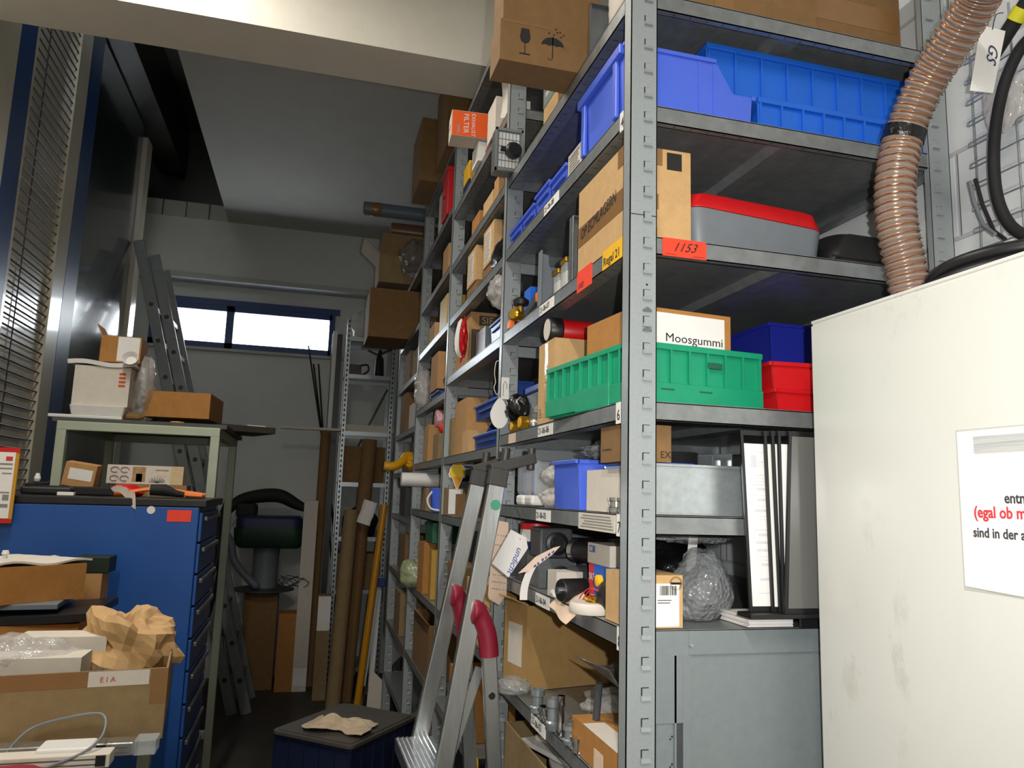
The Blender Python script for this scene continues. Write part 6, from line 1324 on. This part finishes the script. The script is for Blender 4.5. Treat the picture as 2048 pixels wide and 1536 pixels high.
mesh1('rag', 'cream cotton rag lying crumpled on the crate lid', 'rag', b.sheet(ragf, 30, 20, 0.002), mat('rag_cream', '#cbb79b', 0.9, 0, 0.1, 30, 0.2, 80), loc=(-0.36, 2.30, 0.547), rz=-0.55, smooth=True)

# ================================================================== far end of the room
t = thing('suction_unit', 'black blue and green suction unit with a black hose handle on a grey column', 'machine', (-0.865, 5.36, 0.765))
loft(B(), [[(x, y, 0.345) for x, y in rr(-0.22, 0.26, -0.16, 0.16, 0.08)], [(x, y, 0.38) for x, y in rr(-0.255, 0.285, -0.18, 0.18, 0.08)], [(x, y, 0.50) for x, y in rr(-0.265, 0.285, -0.18, 0.18, 0.08)]]).build('green_body', mat('body_dark_green', '#16301f', 0.5, 0, 0.1, 10), t, smooth=True)
loft(B(), [[(x, y, 0.501) for x, y in rr(-0.25, 0.275, -0.17, 0.17, 0.08)], [(x, y, 0.58) for x, y in rr(-0.25, 0.27, -0.17, 0.17, 0.08)], [(x, y, 0.60) for x, y in rr(-0.22, 0.25, -0.15, 0.15, 0.08)]]).build('blue_cover', mat('cover_navy', '#172347', 0.5, 0, 0.1, 10), t, smooth=True)
P_ = [U(px, py, 1, 5.33)-Vector(t.location) for px, py in ((449, 1030), (478, 1002), (520, 992), (560, 992), (592, 1008), (615, 1018))]
B().tube(spline(P_, 8), [0.028+0.03*math.sin(PI*min(1, i/40)) for i in range(41)], 12).build('hose_handle', BLACKM, t, smooth=True)
B().box((-0.26, -0.12, 0.58), (-0.10, 0.12, 0.70)).build('motor_head', BLACKM, t, 0.03)
B().lathe([(0.10, 0.02), (0.10, 0.25), (0.108, 0.345)], 24).build('column', GREYP, t, smooth=True); B().lathe([(0.02, -0.012), (0.24, 0.0), (0.24, 0.010), (0.10, 0.02)], 28).build('base_plate', GREYD, t, smooth=True)
carton('tall brown carton under the suction unit', (-0.875, 5.40, 0), (0.26, 0.30, 0.744), 0, CARD3, seam=False)
carton('orange-brown carton in front of the suction unit base', (-0.655, 5.27, 0), (0.14, 0.20, 0.60), 0, CARDO, seam=False)
mesh1('wire_coil', 'tangle of thin wire on the round plate of the suction unit', 'wire', B().tube(spline([(0.10*math.cos(a*2.1)*(1+0.3*math.sin(a*5)), 0.08*math.sin(a*1.7), 0.045+0.04*math.sin(a*3.3)) for a in [0.35*k for k in range(40)]], 4), 0.003, 5), GREYD, loc=(-0.635, 5.22, 0.80))
carton('tall slim grey-white carton standing right of the suction unit', (-0.535, 5.22, 0), (0.11, 0.12, 1.50), 0, KRAFTW, seam=False, labels=[('F', 0.05, 0.03, 0.95, 0.12, PAPER)])
carton('white paper-covered box between the slim carton and the perforated rack', (-0.385, 4.93, 0), (0.10, 0.10, 0.78), 0, CARDD, seam=False, labels=[('F', 0.02, 0.66, 0.98, 0.99, PAPER)])
def tube_thing(label, a, b_, r, m, name='cardboard_tube', cat='tube'):
    t = thing(name, label, cat, a); d = Vector(b_)-Vector(a)
    R_ = d.to_track_quat('Z', 'Y').to_matrix().to_4x4(); L = d.length
    B().lathe([(r*0.88, 0.01), (r, 0), (r, L), (r*0.88, L), (r*0.88, L-0.06)], 20, R_).build('tube_wall', m, t, smooth=True); return t
tube_thing('upright brown cardboard tube left of the perforated rack', (-0.46, 5.34, 0), U(652, 862, 1, 5.36), 0.042, CARD3)
tube_thing('short leaning brown cardboard tube in front of the perforated rack', (-0.290, 4.60, 0), U(703, 1020, 1, 4.76), 0.055, CARDD)
tube_thing('long leaning brown cardboard tube, tallest of the leaning pair', (-0.195, 4.84, 0), U(740, 880, 1, 4.97), 0.058, CARD3)
tube_thing('yellow plastic pole leaning against the far end of the rack', (-0.135, 4.40, 0), U(769, 1009, 1, 4.48), 0.026, mat('pole_yellow', '#c88a18', 0.3, 0, 0.08, 10), 'yellow_pole', 'pole')
p = U(730, 1020, 1, 4.66)
mesh1('paper_sleeve', 'crumpled white paper sleeve wrapped on the leaning tubes', 'paper', B().sheet(lambda u, v: (-0.06+0.10*u+0.05*v, -0.02+0.01*math.sin(6*u), -0.09+0.17*v-0.03*u+0.008*math.sin(9*v)), 8, 8, 0.001), PAPER, loc=p)
for i, (a, b_, w_) in enumerate((((731, 1318), (751, 1178), 0.055), ((748, 1290), (760, 1155), 0.04))):
    A_ = U(*a, 1, 4.50+0.05*i); B_ = U(*b_, 1, 4.54+0.05*i); d = (A_-B_); e = A_+d*(A_.z/(-d.z)) if d.z < 0 else A_
    mesh1('white_profile', ['wide white profile strip leaning beside the yellow pole', 'narrow white profile strip leaning behind the wide one'][i], 'profile', B().bar(e-e, B_-e, 0.012, w_, (1, 0, 0)), WHITEP, loc=e, bevel=0.002)
t = thing('clamp', 'blue plastic clamp gripping the white profile strips', 'clamp', U(757, 1165, 1, 4.53)); B().box((-0.05, -0.03, -0.03), (0.05, 0.03, 0.03)).build('clamp_body', mat('clamp_blue', '#1f2c7a', 0.5, 0, 0.1, 10), t, 0.006); B().cyl((0.03, 0.0, -0.03), (0.035, 0.0, -0.14), 0.006, 8).build('hook', STEEL, t)
mesh1('black_tool_case', 'black case with white catches on the floor by the yellow pole', 'case', B().box((-0.11, -0.10, 0), (0.11, 0.10, 0.20)), BLACK, loc=(0.02, 4.36, 0), bevel=0.01)
mesh1('grey_slab', 'dark grey slab standing on the floor beside the black case', 'slab', B().prism([(-0.05, 0), (0.06, 0), (0.075, 0.40), (0.05, 0.44), (-0.03, 0.36)], -0.03, 0.03, 'y'), GREYD, loc=(0.10, 4.24, 0), bevel=0.004)
t = thing('foam_slab', 'grey-white foam panel with a bright edge standing at the rack end', 'panel', (-0.02, 4.09, 0.0))
B().prism([(-0.075, 0.02), (0.03, -0.0), (0.05, 0.30), (-0.06, 0.40)], 0, 0.012, 'y').build('panel_face', KRAFTW, t); B().bar((0.035, -0.004, 0.0), (0.085, -0.004, 0.32), 0.02, 0.03, (1, 0, 0)).build('bright_edge', PAPER, t, 0.002)
# perforated light shelving
GPF = mat('perforated_galvanised', '#9aa1a3', 0.35, 0.7, 0.15, 60)
t = thing('light_shelving', 'perforated galvanised light shelving against the far wall behind the tubes', 'shelving', (-0.14, 5.25, 0))
for i, (x, y) in enumerate(((-0.20, -0.20), (0.22, -0.20), (-0.20, 0.20), (0.22, 0.20))):
    s_ = 1 if x < 0 else -1; b = B().box((x, y, 0), (x+s_*0.035, y+0.002, 3.05)).box((x, y, 0), (x+s_*0.002, y+0.035, 3.05)); g = B()
    if y < 0:
        for k in range(70): g.box((x+s_*0.012 if s_ > 0 else x-0.023, y-0.0006, 0.1+k*0.042), (x+s_*0.023 if s_ > 0 else x-0.012, y+0.0005, 0.122+k*0.042))
    multi('upright', [(b, GPF), (g, DARK)], t)
for z in (2.88, 2.56, 2.08, 1.66, 1.22, 0.80, 0.2): B().box((-0.198, -0.197, z-0.003), (0.218, 0.197, z)).box((-0.198, -0.199, z-0.035), (0.218, -0.197, z)).box((-0.198, 0.197, z-0.035), (0.218, 0.199, z)).build('shelf_board', GPF, t)
B().bar((0.2, 0.201, 2.5), (-0.15, 0.201, 1.7), 0.004, 0.02, (0, 0, 1)).build('brace', GREYD, t)
bag('clear_bag', 'crumpled clear bag on top of the perforated shelving', (-0.22, 5.22, 2.881), (0.09, 0.12, 0.14), CLEAR, 101, 0.3, 2)
t = thing('clamp_stand', 'black clamp stand with angled arms on the perforated shelving', 'stand', (-0.05, 5.16, 2.561)); B().lathe([(0.05, 0), (0.045, 0.02), (0.038, 0.16), (0.02, 0.19), (0.018, 0.24)], 16).build('column', BLACK, t, smooth=True); B().bar((0, 0, 0.20), (0.13, 0, 0.27), 0.02, 0.02).build('arm', BLACK, t); B().bar((0, 0, 0.19), (-0.10, 0, 0.23), 0.016, 0.016).build('arm', BLACK, t)
t = thing('black_box', 'black box with a loop handle beside the clamp stand', 'box', (-0.26, 5.15, 2.561)); B().box((-0.06, -0.05, 0), (0.06, 0.05, 0.09)).build('box_body', BLACK, t, 0.005); B().tube(spline([(0.05, 0, 0.09), (0.11, 0, 0.10), (0.12, 0, 0.05), (0.07, 0, 0.01)]), 0.008, 8).build('loop_handle', BLACK, t, smooth=True)
mesh1('long_bar', 'long pale bar lying across the perforated shelving and poking out left', 'bar', B().box((-0.62, -0.03, 0), (0.30, 0.03, 0.022)).box((-0.15, -0.05, 0), (0.30, 0.06, 0.06)), KRAFTW, loc=(-0.20, 5.15, 2.081), bevel=0.002)
carton('dull carton on the perforated shelving above the dark bundle', (-0.13, 5.22, 1.661), (0.34, 0.22, 0.30), 0, CARD3, seam=False)
mesh1('dark_bundle', 'dark cloth bundle on the perforated shelving behind the tubes', 'bundle', B().blob((0, 0, 0.1), (0.15, 0.12, 0.13), 0.2, 2, 3, 22, 14, 0), BLACKM, loc=(-0.13, 5.22, 1.221))
carton('brown carton low on the perforated shelving', (-0.13, 5.24, 0.801), (0.34, 0.24, 0.28), 0, CARDD, seam=False)
mesh1('black_board', 'narrow black board standing beside the window and the perforated shelving', 'board', B().box((-0.045, -0.012, 0), (0.045, 0.012, 2.98)), BLACK, loc=(-0.405, 5.50, 0), bevel=0.002)
mesh1('white_strip', 'white strip standing in front of the black board below the window', 'strip', B().box((-0.018, -0.006, 0), (0.018, 0.006, 3.0)), WHITEP, loc=(-0.425, 5.46, 0), bevel=0.002)
for i, (a, b_) in enumerate((((640, 850), (617, 692)), ((642, 850), (627, 728)), ((645, 850), (637, 728)))):
    A_ = U(*a, 1, 5.60+0.025*i); B_ = U(*b_, 1, 5.62+0.025*i); d = (B_-A_); e = A_-d*(A_.z/d.z)
    mesh1('thin_rod', ['thin black rod leaning below the window, leftmost', 'thin black rod leaning below the window, middle', 'thin black rod leaning below the window, rightmost'][i], 'rod', B().cyl((0, 0, 0), B_-e, 0.007, 8), BLACKM, loc=(e.x, e.y, 0.0))
